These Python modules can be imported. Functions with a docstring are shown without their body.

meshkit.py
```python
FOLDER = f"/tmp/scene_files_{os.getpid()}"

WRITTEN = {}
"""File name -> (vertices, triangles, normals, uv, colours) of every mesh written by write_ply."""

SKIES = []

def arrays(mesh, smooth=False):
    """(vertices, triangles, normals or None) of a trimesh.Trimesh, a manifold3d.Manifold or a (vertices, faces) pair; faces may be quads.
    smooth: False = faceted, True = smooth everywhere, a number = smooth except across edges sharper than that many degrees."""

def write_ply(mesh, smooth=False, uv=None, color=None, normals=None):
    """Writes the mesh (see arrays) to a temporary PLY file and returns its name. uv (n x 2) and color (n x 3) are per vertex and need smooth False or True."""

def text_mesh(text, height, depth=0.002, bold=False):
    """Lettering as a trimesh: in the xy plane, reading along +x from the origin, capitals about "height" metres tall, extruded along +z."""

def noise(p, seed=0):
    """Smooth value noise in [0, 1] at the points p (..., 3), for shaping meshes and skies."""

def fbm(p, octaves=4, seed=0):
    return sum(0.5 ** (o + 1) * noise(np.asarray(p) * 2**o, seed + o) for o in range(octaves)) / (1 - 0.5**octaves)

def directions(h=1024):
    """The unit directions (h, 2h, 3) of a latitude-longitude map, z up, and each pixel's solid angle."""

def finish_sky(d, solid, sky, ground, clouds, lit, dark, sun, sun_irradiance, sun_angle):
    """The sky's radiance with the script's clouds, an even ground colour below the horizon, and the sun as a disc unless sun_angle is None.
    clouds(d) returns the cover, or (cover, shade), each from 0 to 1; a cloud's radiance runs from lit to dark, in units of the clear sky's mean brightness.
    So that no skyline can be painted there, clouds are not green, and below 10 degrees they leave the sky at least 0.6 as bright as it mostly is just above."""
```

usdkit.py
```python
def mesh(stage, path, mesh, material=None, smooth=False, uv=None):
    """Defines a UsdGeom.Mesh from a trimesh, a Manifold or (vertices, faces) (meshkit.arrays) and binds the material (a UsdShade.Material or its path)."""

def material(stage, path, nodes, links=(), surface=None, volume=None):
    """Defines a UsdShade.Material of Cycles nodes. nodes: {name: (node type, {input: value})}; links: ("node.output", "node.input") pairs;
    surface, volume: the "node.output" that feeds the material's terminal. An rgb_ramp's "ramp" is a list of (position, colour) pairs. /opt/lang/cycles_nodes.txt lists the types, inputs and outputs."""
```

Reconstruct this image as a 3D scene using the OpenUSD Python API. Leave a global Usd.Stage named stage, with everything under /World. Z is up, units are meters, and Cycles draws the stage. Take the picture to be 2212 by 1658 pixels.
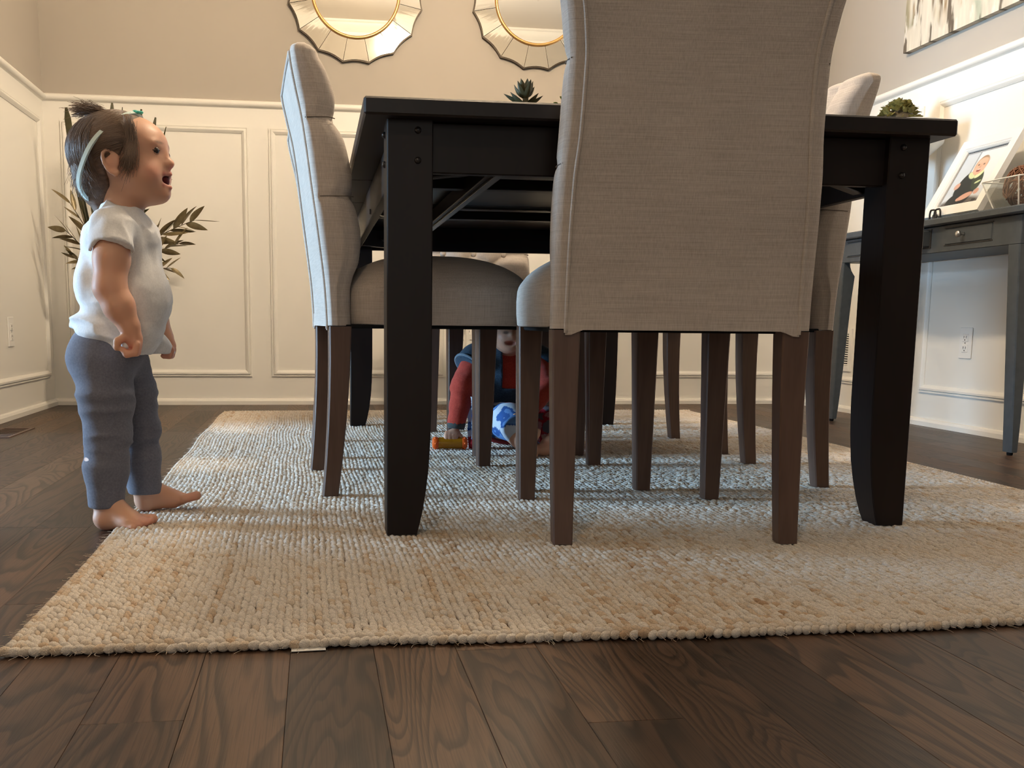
import math, random
import numpy as np, trimesh, manifold3d as m3, usdkit, meshkit
from pxr import Usd, UsdGeom, UsdLux, UsdShade, Sdf, Gf, Vt

stage = Usd.Stage.CreateInMemory()
UsdGeom.SetStageUpAxis(stage, 'Z'); UsdGeom.SetStageMetersPerUnit(stage, 1.0)
UsdGeom.Xform.Define(stage, '/World'); UsdGeom.Scope.Define(stage, '/World/Looks')

# ------------------------------------------------------------------ camera
CAM_H, FPX, CX, CY = 0.385, 2150.0, 977.9, 995.3
YAW, PITCH, ROLL = 0.136828, -0.138038, 0.0094388
cam = UsdGeom.Camera.Define(stage, '/World/camera')
AP = 36.0
cam.CreateHorizontalApertureAttr(AP); cam.CreateVerticalApertureAttr(AP * 1658 / 2212)
cam.CreateFocalLengthAttr(AP * FPX / 2212)
cam.CreateHorizontalApertureOffsetAttr((1106 - CX) / 2212 * AP)
cam.CreateVerticalApertureOffsetAttr((CY - 829) / 2212 * AP)
cam.CreateClippingRangeAttr(Gf.Vec2f(0.05, 100))
EXPOSURE = 0.0
cam.CreateExposureAttr(EXPOSURE)
_fw = np.array([math.sin(YAW) * math.cos(PITCH), math.cos(YAW) * math.cos(PITCH), math.sin(PITCH)])
_rt = np.array([math.cos(YAW), -math.sin(YAW), 0]); _up = np.cross(_rt, _fw)
_r2 = math.cos(ROLL) * _rt + math.sin(ROLL) * _up; _u2 = -math.sin(ROLL) * _rt + math.cos(ROLL) * _up
UsdGeom.Xformable(cam).AddTransformOp().Set(Gf.Matrix4d(*_r2, 0, *_u2, 0, *(-_fw), 0, 0, 0, CAM_H, 1))

# ------------------------------------------------------------------ lights
def rect_light(name, loc, rot, w, h, power, color):
    L = UsdLux.RectLight.Define(stage, '/World/' + name)
    L.CreateWidthAttr(w); L.CreateHeightAttr(h); L.CreateIntensityAttr(power); L.CreateColorAttr(Gf.Vec3f(*color))
    x = UsdGeom.Xformable(L); x.AddTranslateOp().Set(Gf.Vec3d(*loc)); x.AddRotateXYZOp().Set(Gf.Vec3f(*rot)); return L
SKYBLUE = (0.44, 0.71, 1.0)
rect_light('daylight_foyer', (-4.28, 2.75, 0.95), (0, -90, 0), 1.5, 0.95, 92.0, SKYBLUE)      # faces +x
rect_light('daylight_hall', (-0.2, -3.9, 1.4), (90, 0, 0), 2.0, 1.5, 2.2, (1.0, 0.93, 0.84))   # window behind the camera, faces +y
def disk_light(name, loc, r, power, color):
    L = UsdLux.DiskLight.Define(stage, '/World/' + name); L.CreateRadiusAttr(r); L.CreateIntensityAttr(power); L.CreateColorAttr(Gf.Vec3f(*color))
    UsdGeom.Xformable(L).AddTranslateOp().Set(Gf.Vec3d(*loc)); return L
disk_light('ceiling_lamp_hall', (-0.55, -0.5, 2.66), 0.16, 70.0, (1.0, 0.74, 0.48))
BULB = 2250.0
dome = UsdLux.DomeLight.Define(stage, '/World/sky'); dome.CreateIntensityAttr(0.15); dome.CreateColorAttr(Gf.Vec3f(0.6, 0.75, 1.0))

# ------------------------------------------------------------------ naming and helpers
_taken = set()
def numbered(parent, name):
    p = f'{parent}/{name}'; k = 0
    while p in _taken:
        k += 1; p = f'{parent}/{name}_{k:03d}'
    _taken.add(p); return p
def path_of(parent): return '/World' if parent is None else (parent if isinstance(parent, str) else str(parent.GetPath()))
def tag(p, label=None, cat=None, group=None, kind=None):
    for k, v in (('label', label), ('category', cat), ('group', group), ('kind', kind)):
        if v: p.SetCustomDataByKey(k, v)
    return p
def thing(name, label=None, cat=None, loc=(0, 0, 0), rotz=0, group=None, kind=None, parent=None):
    x = UsdGeom.Xform.Define(stage, numbered(path_of(parent), name))
    if parent is None or any(loc) or rotz:
        x.AddTranslateOp().Set(Gf.Vec3d(*map(float, loc))); x.AddRotateZOp().Set(float(rotz))
    return tag(x.GetPrim(), label, cat, group, kind)
def obj(name, mesh, mat, parent=None, smooth=30, label=None, cat=None, group=None, kind=None, tint=None):
    g = usdkit.mesh(stage, numbered(path_of(parent), name), mesh, mat, smooth=smooth)
    if tint is not None:
        UsdGeom.PrimvarsAPI(g).CreatePrimvar('tint', Sdf.ValueTypeNames.Color3fArray, 'vertex').Set(Vt.Vec3fArray.FromNumpy(np.asarray(tint, np.float32)))
    return tag(g.GetPrim(), label, cat, group, kind)
def dup(root, loc, rotz, label, group=None):
    c = root.GetCustomData()
    r = thing(root.GetName().rstrip('0123456789').rstrip('_'), label, c['category'], loc, rotz, group or c.get('group'))
    r.GetReferences().AddInternalReference(root.GetPath()); r.SetInstanceable(True); return r
cat_ = trimesh.util.concatenate
def box(x0, x1, y0, y1, z0, z1, b=0.002):
    """A box with chamfered edges."""
    b = min(b, abs(x1 - x0) * .45, abs(y1 - y0) * .45, abs(z1 - z0) * .45)
    if b <= 0: return trimesh.creation.box(bounds=[[x0, y0, z0], [x1, y1, z1]])
    pts = []
    for sx, xa in ((1, x0), (-1, x1)):
        for sy, ya in ((1, y0), (-1, y1)):
            for sz, za in ((1, z0), (-1, z1)):
                pts += [(xa + sx * b, ya + sy * b, za), (xa + sx * b, ya, za + sz * b), (xa, ya + sy * b, za + sz * b)]
    return trimesh.convex.convex_hull(np.array(pts))
def grid_mesh(P, closed_u=False, closed_v=False, cap0=False, cap1=False):
    """A surface through the points P[i, j]; j runs round when closed_v."""
    P = np.asarray(P, float); n, m = P.shape[:2]
    idx = np.arange(n * m).reshape(n, m)
    if closed_v: idx = np.hstack([idx, idx[:, :1]])
    if closed_u: idx = np.vstack([idx, idx[:1]])
    a, b, c, d = idx[:-1, :-1], idx[:-1, 1:], idx[1:, 1:], idx[1:, :-1]
    f = [np.stack([a, b, c], -1).reshape(-1, 3), np.stack([a, c, d], -1).reshape(-1, 3)]
    v = [P.reshape(-1, 3)]; k = n * m
    for row, on, flip in ((0, cap0, 1), (n - 1, cap1, 0)):
        if on:
            v.append(P[row].mean(0)[None]); r = idx[row]; t = np.stack([r[:-1], r[1:], np.full(len(r) - 1, k)], -1)
            f.append(t[:, ::-1] if flip else t); k += 1
    t = trimesh.Trimesh(np.vstack(v), np.vstack(f), process=False)
    if t.volume < 0 and (cap0 or cap1 or (closed_u and closed_v)): t.invert()
    return t
def tube(points, r, n=8, closed=False):
    p = np.asarray(points, float); r = np.broadcast_to(r, (len(p),))
    t = (np.roll(p, -1, 0) - np.roll(p, 1, 0)) if closed else np.gradient(p, axis=0)
    t /= np.linalg.norm(t, axis=1, keepdims=True) + 1e-12
    up = np.array([0, 0, 1.0]) if abs(t[0][2]) < .9 else np.array([1.0, 0, 0])
    a = np.zeros_like(p); prev = up - t[0] * (up @ t[0]); prev /= np.linalg.norm(prev)
    for i in range(len(p)):
        prev = prev - t[i] * (prev @ t[i]); prev /= np.linalg.norm(prev) + 1e-12; a[i] = prev
    b = np.cross(t, a); ang = np.arange(n) * 2 * np.pi / n
    P = p[:, None] + r[:, None, None] * (np.cos(ang)[None, :, None] * a[:, None] + np.sin(ang)[None, :, None] * b[:, None])
    return grid_mesh(P, closed_u=closed, closed_v=True, cap0=not closed, cap1=not closed)
def lathe(prof, n=32, loc=(0, 0, 0)):
    """Revolves (r, z) about z; the profile runs from axis to axis or is open."""
    prof = np.asarray(prof, float); a = np.arange(n) * 2 * np.pi / n
    P = np.stack([prof[:, :1] * np.cos(a), prof[:, :1] * np.sin(a), np.repeat(prof[:, 1:], n, 1)], -1)
    g = grid_mesh(P, closed_v=True, cap0=True, cap1=True); g.apply_translation(loc); return g
def frame_sweep(rect, prof, place):
    """A mitred frame: prof (d inward, h proud) round rect (u0, u1, v0, v1); place(u, v, h) gives points."""
    u0, u1, v0, v1 = rect; prof = np.asarray(prof, float); P = []
    for (u, v, su, sv) in ((u0, v0, 1, 1), (u1, v0, -1, 1), (u1, v1, -1, -1), (u0, v1, 1, -1)):
        P.append([place(u + su * d, v + sv * d, h) for d, h in prof])
    return grid_mesh(np.array(P), closed_u=True, closed_v=True)
def strip(prof, a, b):
    """A moulding: closed profile of 3D offsets swept straight from a to b."""
    prof = np.asarray(prof, float)
    return grid_mesh(np.stack([prof + a, prof + b]), closed_v=True, cap0=True, cap1=True)
def xf(m, loc=(0, 0, 0), rz=0, rx=0, ry=0):
    m = m.copy(); R = trimesh.transformations.euler_matrix(math.radians(rx), math.radians(ry), math.radians(rz)); R[:3, 3] = loc; m.apply_transform(R); return m
def ball(r, loc=(0, 0, 0), sub=2, s=(1, 1, 1)):
    b = trimesh.creation.icosphere(sub, r); b.apply_scale(s); b.apply_translation(loc); return b

# ------------------------------------------------------------------ materials
LK = '/World/Looks/'
def mat(name, color, rough=0.5, spec=0.5, metallic=0, noise=None, bump=None, extra=None):
    """noise: (scale vector, second colour, detail); bump: (scale vector, distance, strength)."""
    n = {'p': ('principled_bsdf', {'base_color': color, 'roughness': rough, 'specular_ior_level': spec, 'metallic': metallic, **(extra or {})})}; l = []
    if noise or bump: n['tc'] = ('texture_coordinate', {})
    if noise:
        n['m'] = ('mapping', {'scale': noise[0]}); n['nz'] = ('noise_texture', {'scale': 1.0, 'detail': noise[2] if len(noise) > 2 else 3.0, 'roughness': 0.6})
        n['r'] = ('rgb_ramp', {'ramp': [(0.3, color), (0.7, noise[1])]})
        l += [('tc.object', 'm.vector'), ('m.vector', 'nz.vector'), ('nz.fac', 'r.fac'), ('r.color', 'p.base_color')]
    if bump:
        n['m2'] = ('mapping', {'scale': bump[0]}); n['n2'] = ('noise_texture', {'scale': 1.0, 'detail': 3.0}); n['b'] = ('bump', {'distance': bump[1], 'strength': bump[2]})
        l += [('tc.object', 'm2.vector'), ('m2.vector', 'n2.vector'), ('n2.fac', 'b.height'), ('b.normal', 'p.normal')]
    return usdkit.material(stage, LK + name, n, l, surface='p.BSDF')
M = {}
M['wall_paint'] = mat('wall_paint', (0.41, 0.37, 0.32), 0.75, 0.3, bump=((90, 90, 90), 0.002, 0.08))
M['white_paint'] = mat('white_paint', (0.80, 0.775, 0.72), 0.42, 0.4, bump=((25, 25, 60), 0.002, 0.06))
M['ceiling_paint'] = mat('ceiling_paint', (0.66, 0.60, 0.52), 0.85, 0.2)
M['outlet'] = mat('outlet_plastic', (0.82, 0.80, 0.76), 0.35, 0.5)
M['slot'] = mat('dark_slot', (0.03, 0.028, 0.026), 0.6)
M['espresso'] = mat('espresso_wood', (0.0085, 0.0048, 0.0042), 0.42, 0.24, noise=((14, 14, 3), (0.014, 0.0082, 0.0065), 4), bump=((120, 120, 12), 0.001, 0.15))
M['espresso_top'] = mat('espresso_top', (0.0095, 0.0065, 0.006), 0.40, 0.32, noise=((30, 3, 30), (0.015, 0.010, 0.009), 4), bump=((180, 12, 180), 0.001, 0.15))
M['bolt'] = mat('bolt_metal', (0.05, 0.045, 0.045), 0.3, 0.5, metallic=0.8)
M['chair_leg'] = mat('chair_leg_wood', (0.088, 0.048, 0.034), 0.42, 0.4, noise=((60, 60, 6), (0.125, 0.073, 0.052), 4), bump=((200, 200, 15), 0.001, 0.12))
M['black_cloth'] = mat('black_dust_cloth', (0.012, 0.012, 0.013), 0.9, 0.1)
M['console'] = mat('console_paint', (0.046, 0.057, 0.070), 0.45, 0.35, noise=((40, 40, 40), (0.060, 0.073, 0.087), 3))
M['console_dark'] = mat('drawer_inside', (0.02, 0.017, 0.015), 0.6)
M['nickel'] = mat('brushed_nickel', (0.62, 0.61, 0.60), 0.28, 0.5, metallic=1)
M['iron'] = mat('black_iron', (0.014, 0.012, 0.011), 0.4, 0.4)
M['white_frame'] = mat('white_frame', (0.80, 0.79, 0.76), 0.4, 0.4)
M['bronze'] = mat('bronze_edge', (0.050, 0.037, 0.024), 0.45, 0.4, metallic=0.4)
M['gold'] = mat('gold_bead', (0.80, 0.47, 0.18), 0.35, 0.5, metallic=0.9)
M['mirror'] = mat('mirror_glass', (0.90, 0.90, 0.87), 0.012, 0.5, metallic=1)
M['mirror_facet'] = mat('mirror_facet', (0.90, 0.90, 0.86), 0.04, 0.5, metallic=1, bump=((9, 9, 9), 0.003, 0.06))
M['dark_line'] = mat('mirror_joint', (0.08, 0.07, 0.06), 0.5)
def emitter(name, color, k):
    return usdkit.material(stage, LK + name, {'e': ('emission', {'color': color, 'strength': k})}, [], surface='e.emission')
M['bulb'] = emitter('lamp_bulb', (1.0, 0.80, 0.565), BULB)

def fabric(name, c1, c2, vert):
    """Slubby linen: long threads one way, fine threads the other."""
    s1, s2 = ((520, 520, 10), (16, 16, 500)) if vert else ((11, 11, 560), (620, 620, 60))
    n = {'tc': ('texture_coordinate', {}), 'm1': ('mapping', {'scale': s1}), 'm2': ('mapping', {'scale': s2}), 'm3': ('mapping', {'scale': (7, 7, 7)}),
         'n1': ('noise_texture', {'scale': 1.0, 'detail': 3.0, 'roughness': 0.65}), 'n2': ('noise_texture', {'scale': 1.0, 'detail': 2.0}), 'n3': ('noise_texture', {'scale': 1.0, 'detail': 3.0}),
         'a': ('math', {'math_type': 'multiply_add', 'value2': 1.35}), 'h': ('math', {'math_type': 'multiply', 'value2': 0.4255}),
         'r': ('rgb_ramp', {'ramp': [(0.34, c1), (0.66, c2)]}), 'r3': ('rgb_ramp', {'ramp': [(0.3, (0.94, 0.94, 0.94)), (0.7, (1.05, 1.05, 1.05))]}),
         'x': ('mix', {'mix_type': 'multiply', 'fac': 1.0}), 'b': ('bump', {'distance': 0.0012, 'strength': 0.35}),
         'p': ('principled_bsdf', {'roughness': 0.88, 'specular_ior_level': 0.15, 'sheen_weight': 0.12, 'sheen_roughness': 0.4})}
    l = [('tc.object', 'm1.vector'), ('tc.object', 'm2.vector'), ('tc.object', 'm3.vector'), ('m1.vector', 'n1.vector'), ('m2.vector', 'n2.vector'), ('m3.vector', 'n3.vector'),
         ('n1.fac', 'a.value1'), ('n2.fac', 'a.value3'), ('a.value', 'h.value1'), ('h.value', 'r.fac'), ('n3.fac', 'r3.fac'), ('r.color', 'x.color1'), ('r3.color', 'x.color2'),
         ('x.color', 'p.base_color'), ('h.value', 'b.height'), ('b.normal', 'p.normal')]
    return usdkit.material(stage, LK + name, n, l, surface='p.BSDF')
M['linen'] = fabric('linen', (0.40, 0.345, 0.30), (0.56, 0.50, 0.445), False)
M['seam'] = mat('linen_seam', (0.15, 0.125, 0.105), 0.9, 0.1)
M['linen_seat'] = fabric('linen_seat', (0.40, 0.345, 0.30), (0.56, 0.50, 0.445), True)

def oak(name, along, per_object=True):
    """Dark-stained oak: growth-ring contours of a stretched noise, pores, and a tone of its own for each plank."""
    lo, hi = (0.032, 0.017, 0.010), (0.160, 0.088, 0.050)
    s = (1.0, 0.16, 1.0) if along == 'y' else (0.16, 1.0, 1.0)
    ps = (520, 9, 520) if along == 'y' else (9, 520, 520)
    n = {'tc': ('texture_coordinate', {}), 'oi': ('object_info', {}), 'rnd': ('math', {'math_type': 'multiply', 'value2': 400.0 if per_object else 0.0}),
         'cx': ('combine_xyz', {}), 'off': ('vector_math', {'math_type': 'add'}), 'm': ('mapping', {'scale': s}),
         'n1': ('noise_texture', {'scale': 6.0, 'detail': 3.0, 'roughness': 0.45, 'distortion': 0.5}), 'k': ('math', {'math_type': 'multiply', 'value2': 34.0}), 'fr': ('math', {'math_type': 'fraction'}),
         'ring': ('rgb_ramp', {'ramp': [(0.0, (0.20,) * 3), (0.20, (0.36,) * 3), (0.42, (0.85,) * 3), (0.88, (1.0,) * 3), (1.0, (0.20,) * 3)]}),
         'mp': ('mapping', {'scale': ps}), 'n2': ('noise_texture', {'scale': 1.0, 'detail': 2.0}), 'pr': ('rgb_ramp', {'ramp': [(0.36, (0.42,) * 3), (0.52, (1, 1, 1))]}),
         'mb': ('mapping', {'scale': (3.0, 0.8, 3.0)}), 'n3': ('noise_texture', {'scale': 1.0, 'detail': 3.0}),
         'tone': ('math', {'math_type': 'multiply_add', 'value2': 0.62, 'value3': 0.0}), 'ad': ('math', {'math_type': 'multiply_add', 'value2': 0.65, 'value3': -0.14}), 'sum': ('math', {'math_type': 'add', 'use_clamp': True}),
         'rgb': ('rgb_ramp', {'ramp': [(0.0, lo), (0.5, (0.084, 0.045, 0.026)), (1.0, hi)]}),
         'x1': ('mix', {'mix_type': 'multiply', 'fac': 0.86}), 'x2': ('mix', {'mix_type': 'multiply', 'fac': 0.6}),
         'b': ('bump', {'distance': 0.0006, 'strength': 0.25}),
         'rr': ('map_range', {'from_min': 0.2, 'from_max': 0.8, 'to_min': 0.36, 'to_max': 0.50}),
         'p': ('principled_bsdf', {'specular_ior_level': 0.42})}
    l = [('oi.random', 'rnd.value1'), ('rnd.value', 'cx.x'), ('rnd.value', 'cx.y'), ('tc.object', 'off.vector1'), ('cx.vector', 'off.vector2'), ('off.vector', 'm.vector'), ('m.vector', 'n1.vector'),
         ('n1.fac', 'k.value1'), ('k.value', 'fr.value1'), ('fr.value', 'ring.fac'), ('off.vector', 'mp.vector'), ('mp.vector', 'n2.vector'), ('n2.fac', 'pr.fac'),
         ('off.vector', 'mb.vector'), ('mb.vector', 'n3.vector'), ('oi.random', 'tone.value1'), ('n3.fac', 'ad.value1'), ('tone.value', 'sum.value1'), ('ad.value', 'sum.value2'), ('sum.value', 'rgb.fac'),
         ('rgb.color', 'x1.color1'), ('ring.color', 'x1.color2'), ('x1.color', 'x2.color1'), ('pr.color', 'x2.color2'), ('x2.color', 'p.base_color'),
         ('n2.fac', 'b.height'), ('b.normal', 'p.normal'), ('n3.fac', 'rr.value'), ('rr.result', 'p.roughness')]
    return usdkit.material(stage, LK + name, n, l, surface='p.BSDF')
M['oak'] = oak('oak_plank', 'y')
M['sub_floor'] = mat('sub_floor', (0.012, 0.008, 0.006), 0.8, 0.1)

def tinted(name, rough=0.5, spec=0.4, sss=0.0, sheen=0.0, bump=None):
    n = {'a': ('attribute', {'attribute': 'tint'}), 'p': ('principled_bsdf', {'roughness': rough, 'specular_ior_level': spec, 'subsurface_weight': sss, 'subsurface_scale': 0.006, 'subsurface_radius': (1.0, 0.35, 0.2), 'sheen_weight': sheen})}
    l = [('a.color', 'p.base_color')]
    if bump:
        n |= {'tc': ('texture_coordinate', {}), 'm2': ('mapping', {'scale': bump[0]}), 'n2': ('noise_texture', {'scale': 1.0, 'detail': 3.0}), 'b': ('bump', {'distance': bump[1], 'strength': bump[2]})}
        l += [('tc.object', 'm2.vector'), ('m2.vector', 'n2.vector'), ('n2.fac', 'b.height'), ('b.normal', 'p.normal')]
    return usdkit.material(stage, LK + name, n, l, surface='p.BSDF')
M['print'] = tinted('photo_print', 0.35, 0.5)
M['canvas'] = tinted('painted_canvas', 0.6, 0.3, bump=((60, 60, 60), 0.002, 0.3))
M['skin'] = tinted('skin', 0.48, 0.35, sss=0.12)

# ------------------------------------------------------------------ room shell
XL, XR, YB, YF, ZC = -1.168, 2.377, 4.695, 0.95, 2.75       # left, right, back, front plane of the dining room; ceiling
RAIL0, RAIL1, PT, PB = 1.326, 1.3545, 1.2415, 0.131
DOOR0, DOOR1, DOORH = 1.98, 3.46, 2.12                       # cased opening to the foyer in the left wall
rng = random.Random(7)

floor = thing('floor', 'dark stained oak plank floor', kind='structure')
obj('sub_floor', box(-4.4, 3.2, -4.0, 5.2, -0.06, -0.013, 0), M['sub_floor'], floor)
W = 0.0975; far = []
k0, k1 = math.floor((-4.3 + 0.033) / W), math.ceil((3.1 + 0.033) / W)
for k in range(k0, k1):
    x0 = -0.033 + k * W; y = -4.0 - rng.random() * 0.9
    if k == -2: y = 0.95 - 5 * 0.0
    while y < 4.9:
        L = rng.uniform(0.55, 1.35); y1 = min(y + L, 4.95)
        if k == -2 and y == 0.95: y1 = 1.9
        in_room = x0 > XL - W and x0 < XR and y1 > 0.72
        under_rug = x0 > -0.30 and x0 + W < 1.56 and y > 1.20 and y1 < 4.15
        bx = box(x0 + 0.0001, x0 + W - 0.0001, y + 0.0001, y1 - 0.0001, -0.013, rng.uniform(-0.0002, 0.0), 0.0005)
        if in_room and not under_rug:
            obj('plank', bx, M['oak'], floor, smooth=False)
        else: far.append((bx, k))
        y = y1
    if k == -2:
        far.append((box(x0 + 0.0001, x0 + W - 0.0001, -3.9, -0.1, -0.013, 0, 0.0005), k)); obj('plank', box(x0 + 0.0001, x0 + W - 0.0001, -0.0996, 0.9496, -0.013, 0, 0.0005), M['oak'], floor, smooth=False)
for q in range(4):
    obj('plank_field', cat_([b for b, k in far if k % 4 == q]), M['oak'], floor, smooth=False, kind='stuff')

# wall profiles: (d, h): inward distance, height off the wall
MOULD = [(0, 0), (0, 0.0075), (0.005, 0.0075), (0.0075, 0.0045), (0.010, 0.0115), (0.017, 0.0125), (0.022, 0.0095), (0.029, 0.0030), (0.029, 0)]
ang = np.linspace(-90, 90, 9)
RAILP = [(0.0, RAIL0 - 0.004)] + [(0.004 + 0.016 * math.cos(math.radians(a)), (RAIL0 + RAIL1) / 2 + 0.0143 * math.sin(math.radians(a))) for a in ang] + [(0.0, RAIL1)]
SHOE = [(0, 0.0), (0.015, 0.0), (0.015, 0.017), (0.010, 0.0255), (0.0, 0.029)]
PL = {'back': lambda u, v, h: (u, YB - h, v), 'left': lambda u, v, h: (XL + h, u, v), 'right': lambda u, v, h: (XR - h, u, v)}
def wall(side, label, ranges, panels):
    w = thing('wall_' + side, label, kind='structure')
    def slab(a, b, z0, z1, h0, h1, name, m):
        p, q = PL[side](a, z0, h0), PL[side](b, z1, h1)
        lo, hi = np.minimum(p, q), np.maximum(p, q); obj(name, box(lo[0], hi[0], lo[1], hi[1], lo[2], hi[2], 0), m, w, smooth=False)
    for a, b, z0, z1 in ranges:
        if z1 > RAIL1: slab(a, b, max(z0, RAIL0), z1, -0.12, 0.0, 'painted_wall', M['wall_paint'])
        if z0 < RAIL0: slab(a, b, z0, RAIL0, -0.12, 0.0, 'wainscot', M['white_paint'])
    for a, b in panels:
        obj('panel_moulding', frame_sweep((a, b, PB, PT), MOULD, PL[side]), M['white_paint'], w, smooth=25)
    return w
def runs(side, a, b, n):
    P = lambda prof: [np.subtract(PL[side](0, v, h), PL[side](0, 0, 0)) for h, v in prof]
    o = lambda u: np.array(PL[side](u, 0, 0))
    obj(f'trim_{n}', strip(P(RAILP), o(a), o(b)), M['white_paint'], smooth=40, label=f'white rounded chair rail along the {side} wall', kind='structure')
    obj('baseboard_' + side, strip(P(SHOE), o(a), o(b)), M['white_paint'], smooth=20, label=f'low white baseboard along the {side} wall', kind='structure')
wall('back', 'back wall, cream wainscot panels below greige paint', [(XL - .12, XR + .12, 0, ZC)], [(-1.096, -0.292), (-0.201, 0.603), (0.694, 1.45), (1.54, 2.297)])
wall('left', 'left wall with cream wainscot and an opening to the foyer', [(YF - .1, DOOR0, 0, ZC), (DOOR1, YB, 0, ZC), (DOOR0, DOOR1, DOORH, ZC)], [(3.70, 4.617), (1.06, 1.80)])
wall('right', 'right wall, cream wainscot panels below greige paint', [(YF - .1, YB, 0, ZC)], [(3.768, 4.617), (2.80, 3.672), (1.84, 2.71), (1.04, 1.75)])
runs('back', XL, XR, 1)
runs('left', DOOR1 + 0.09, YB, 2)
runs('right', YF, YB, 3)
# casing of the foyer opening, crown, ceiling
cas = thing('trim_4', 'white casing of the foyer opening', kind='structure')
for y0, y1, z0, z1 in ((DOOR0 - .09, DOOR0, 0, DOORH + .09), (DOOR1, DOOR1 + .09, 0, DOORH + .09), (DOOR0, DOOR1, DOORH, DOORH + .09)):
    obj('casing_board', box(XL - .13, XL + .014, y0, y1, z0, z1, 0.004), M['white_paint'], cas)
CROWN = [(0, 0.0), (0.095, 0.0), (0.095, 0.012), (0.080, 0.02), (0.068, 0.042), (0.045, 0.062), (0.022, 0.078), (0.014, 0.098), (0.008, 0.105), (0.008, 0.15), (0, 0.15)]
obj('trim_5', frame_sweep((XL, XR, YF, YB), CROWN, lambda u, v, h: (u, v, ZC - h)), M['white_paint'], smooth=30, label='white crown moulding round the dining room ceiling', kind='structure')
obj('ceiling', box(-4.4, 3.2, -4.0, YB + .12, ZC, ZC + .1, 0), M['ceiling_paint'], smooth=False, label='pale beige ceiling', kind='structure')
fr = thing('wall_front', 'front wall with a wide cased opening towards the hall', kind='structure')
for x0, x1, z0, z1 in ((XL - .12, -0.85, 0, ZC), (1.95, XR + .12, 0, ZC), (-0.85, 1.95, 2.32, ZC)):
    obj('painted_wall', box(x0, x1, YF - .12, YF, z0, z1, 0), M['wall_paint'], fr, smooth=False)
hall = thing('wall_hall', 'plain walls of the hall and foyer beyond the dining room', kind='structure')
for b in ((3.1, 3.2, -4.0, YF - .12), (-4.4, 3.2, -4.1, -4.0), (-4.42, -4.32, -4.0, 5.0), (-4.4, XL - .12, 5.0, 5.1), (XR + .12, 3.2, YF - .12, YF)):
    obj('painted_wall', box(b[0], b[1], b[2], b[3], 0, ZC, 0), M['wall_paint'], hall, smooth=False)
# foyer glass door and hall window: frames round the daylight
wd = thing('door_1', 'glazed foyer door with white bars', kind='structure')
for y0, y1, z0, z1 in ((2.2, 2.28, 0, 2.2), (3.22, 3.30, 0, 2.2), (2.2, 3.3, 2.1, 2.2), (2.2, 3.3, 0, .2), (2.73, 2.77, .2, 2.1), (2.28, 3.22, 1.13, 1.17)):
    obj('door_bar', box(-4.32, -4.24, y0, y1, z0, z1, 0.004), M['white_paint'], wd)
ww = thing('window_1', 'white framed hall window behind the camera', kind='structure')
for x0, x1, z0, z1 in ((-1.3, -1.2, .6, 2.2), (.8, .9, .6, 2.2), (-1.3, .9, 2.15, 2.25), (-1.3, .9, .55, .65), (-.22, -.18, .65, 2.15)):
    obj('window_bar', box(x0, x1, -4.0, -3.84, z0, z1, 0.004), M['white_paint'], ww)

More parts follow.
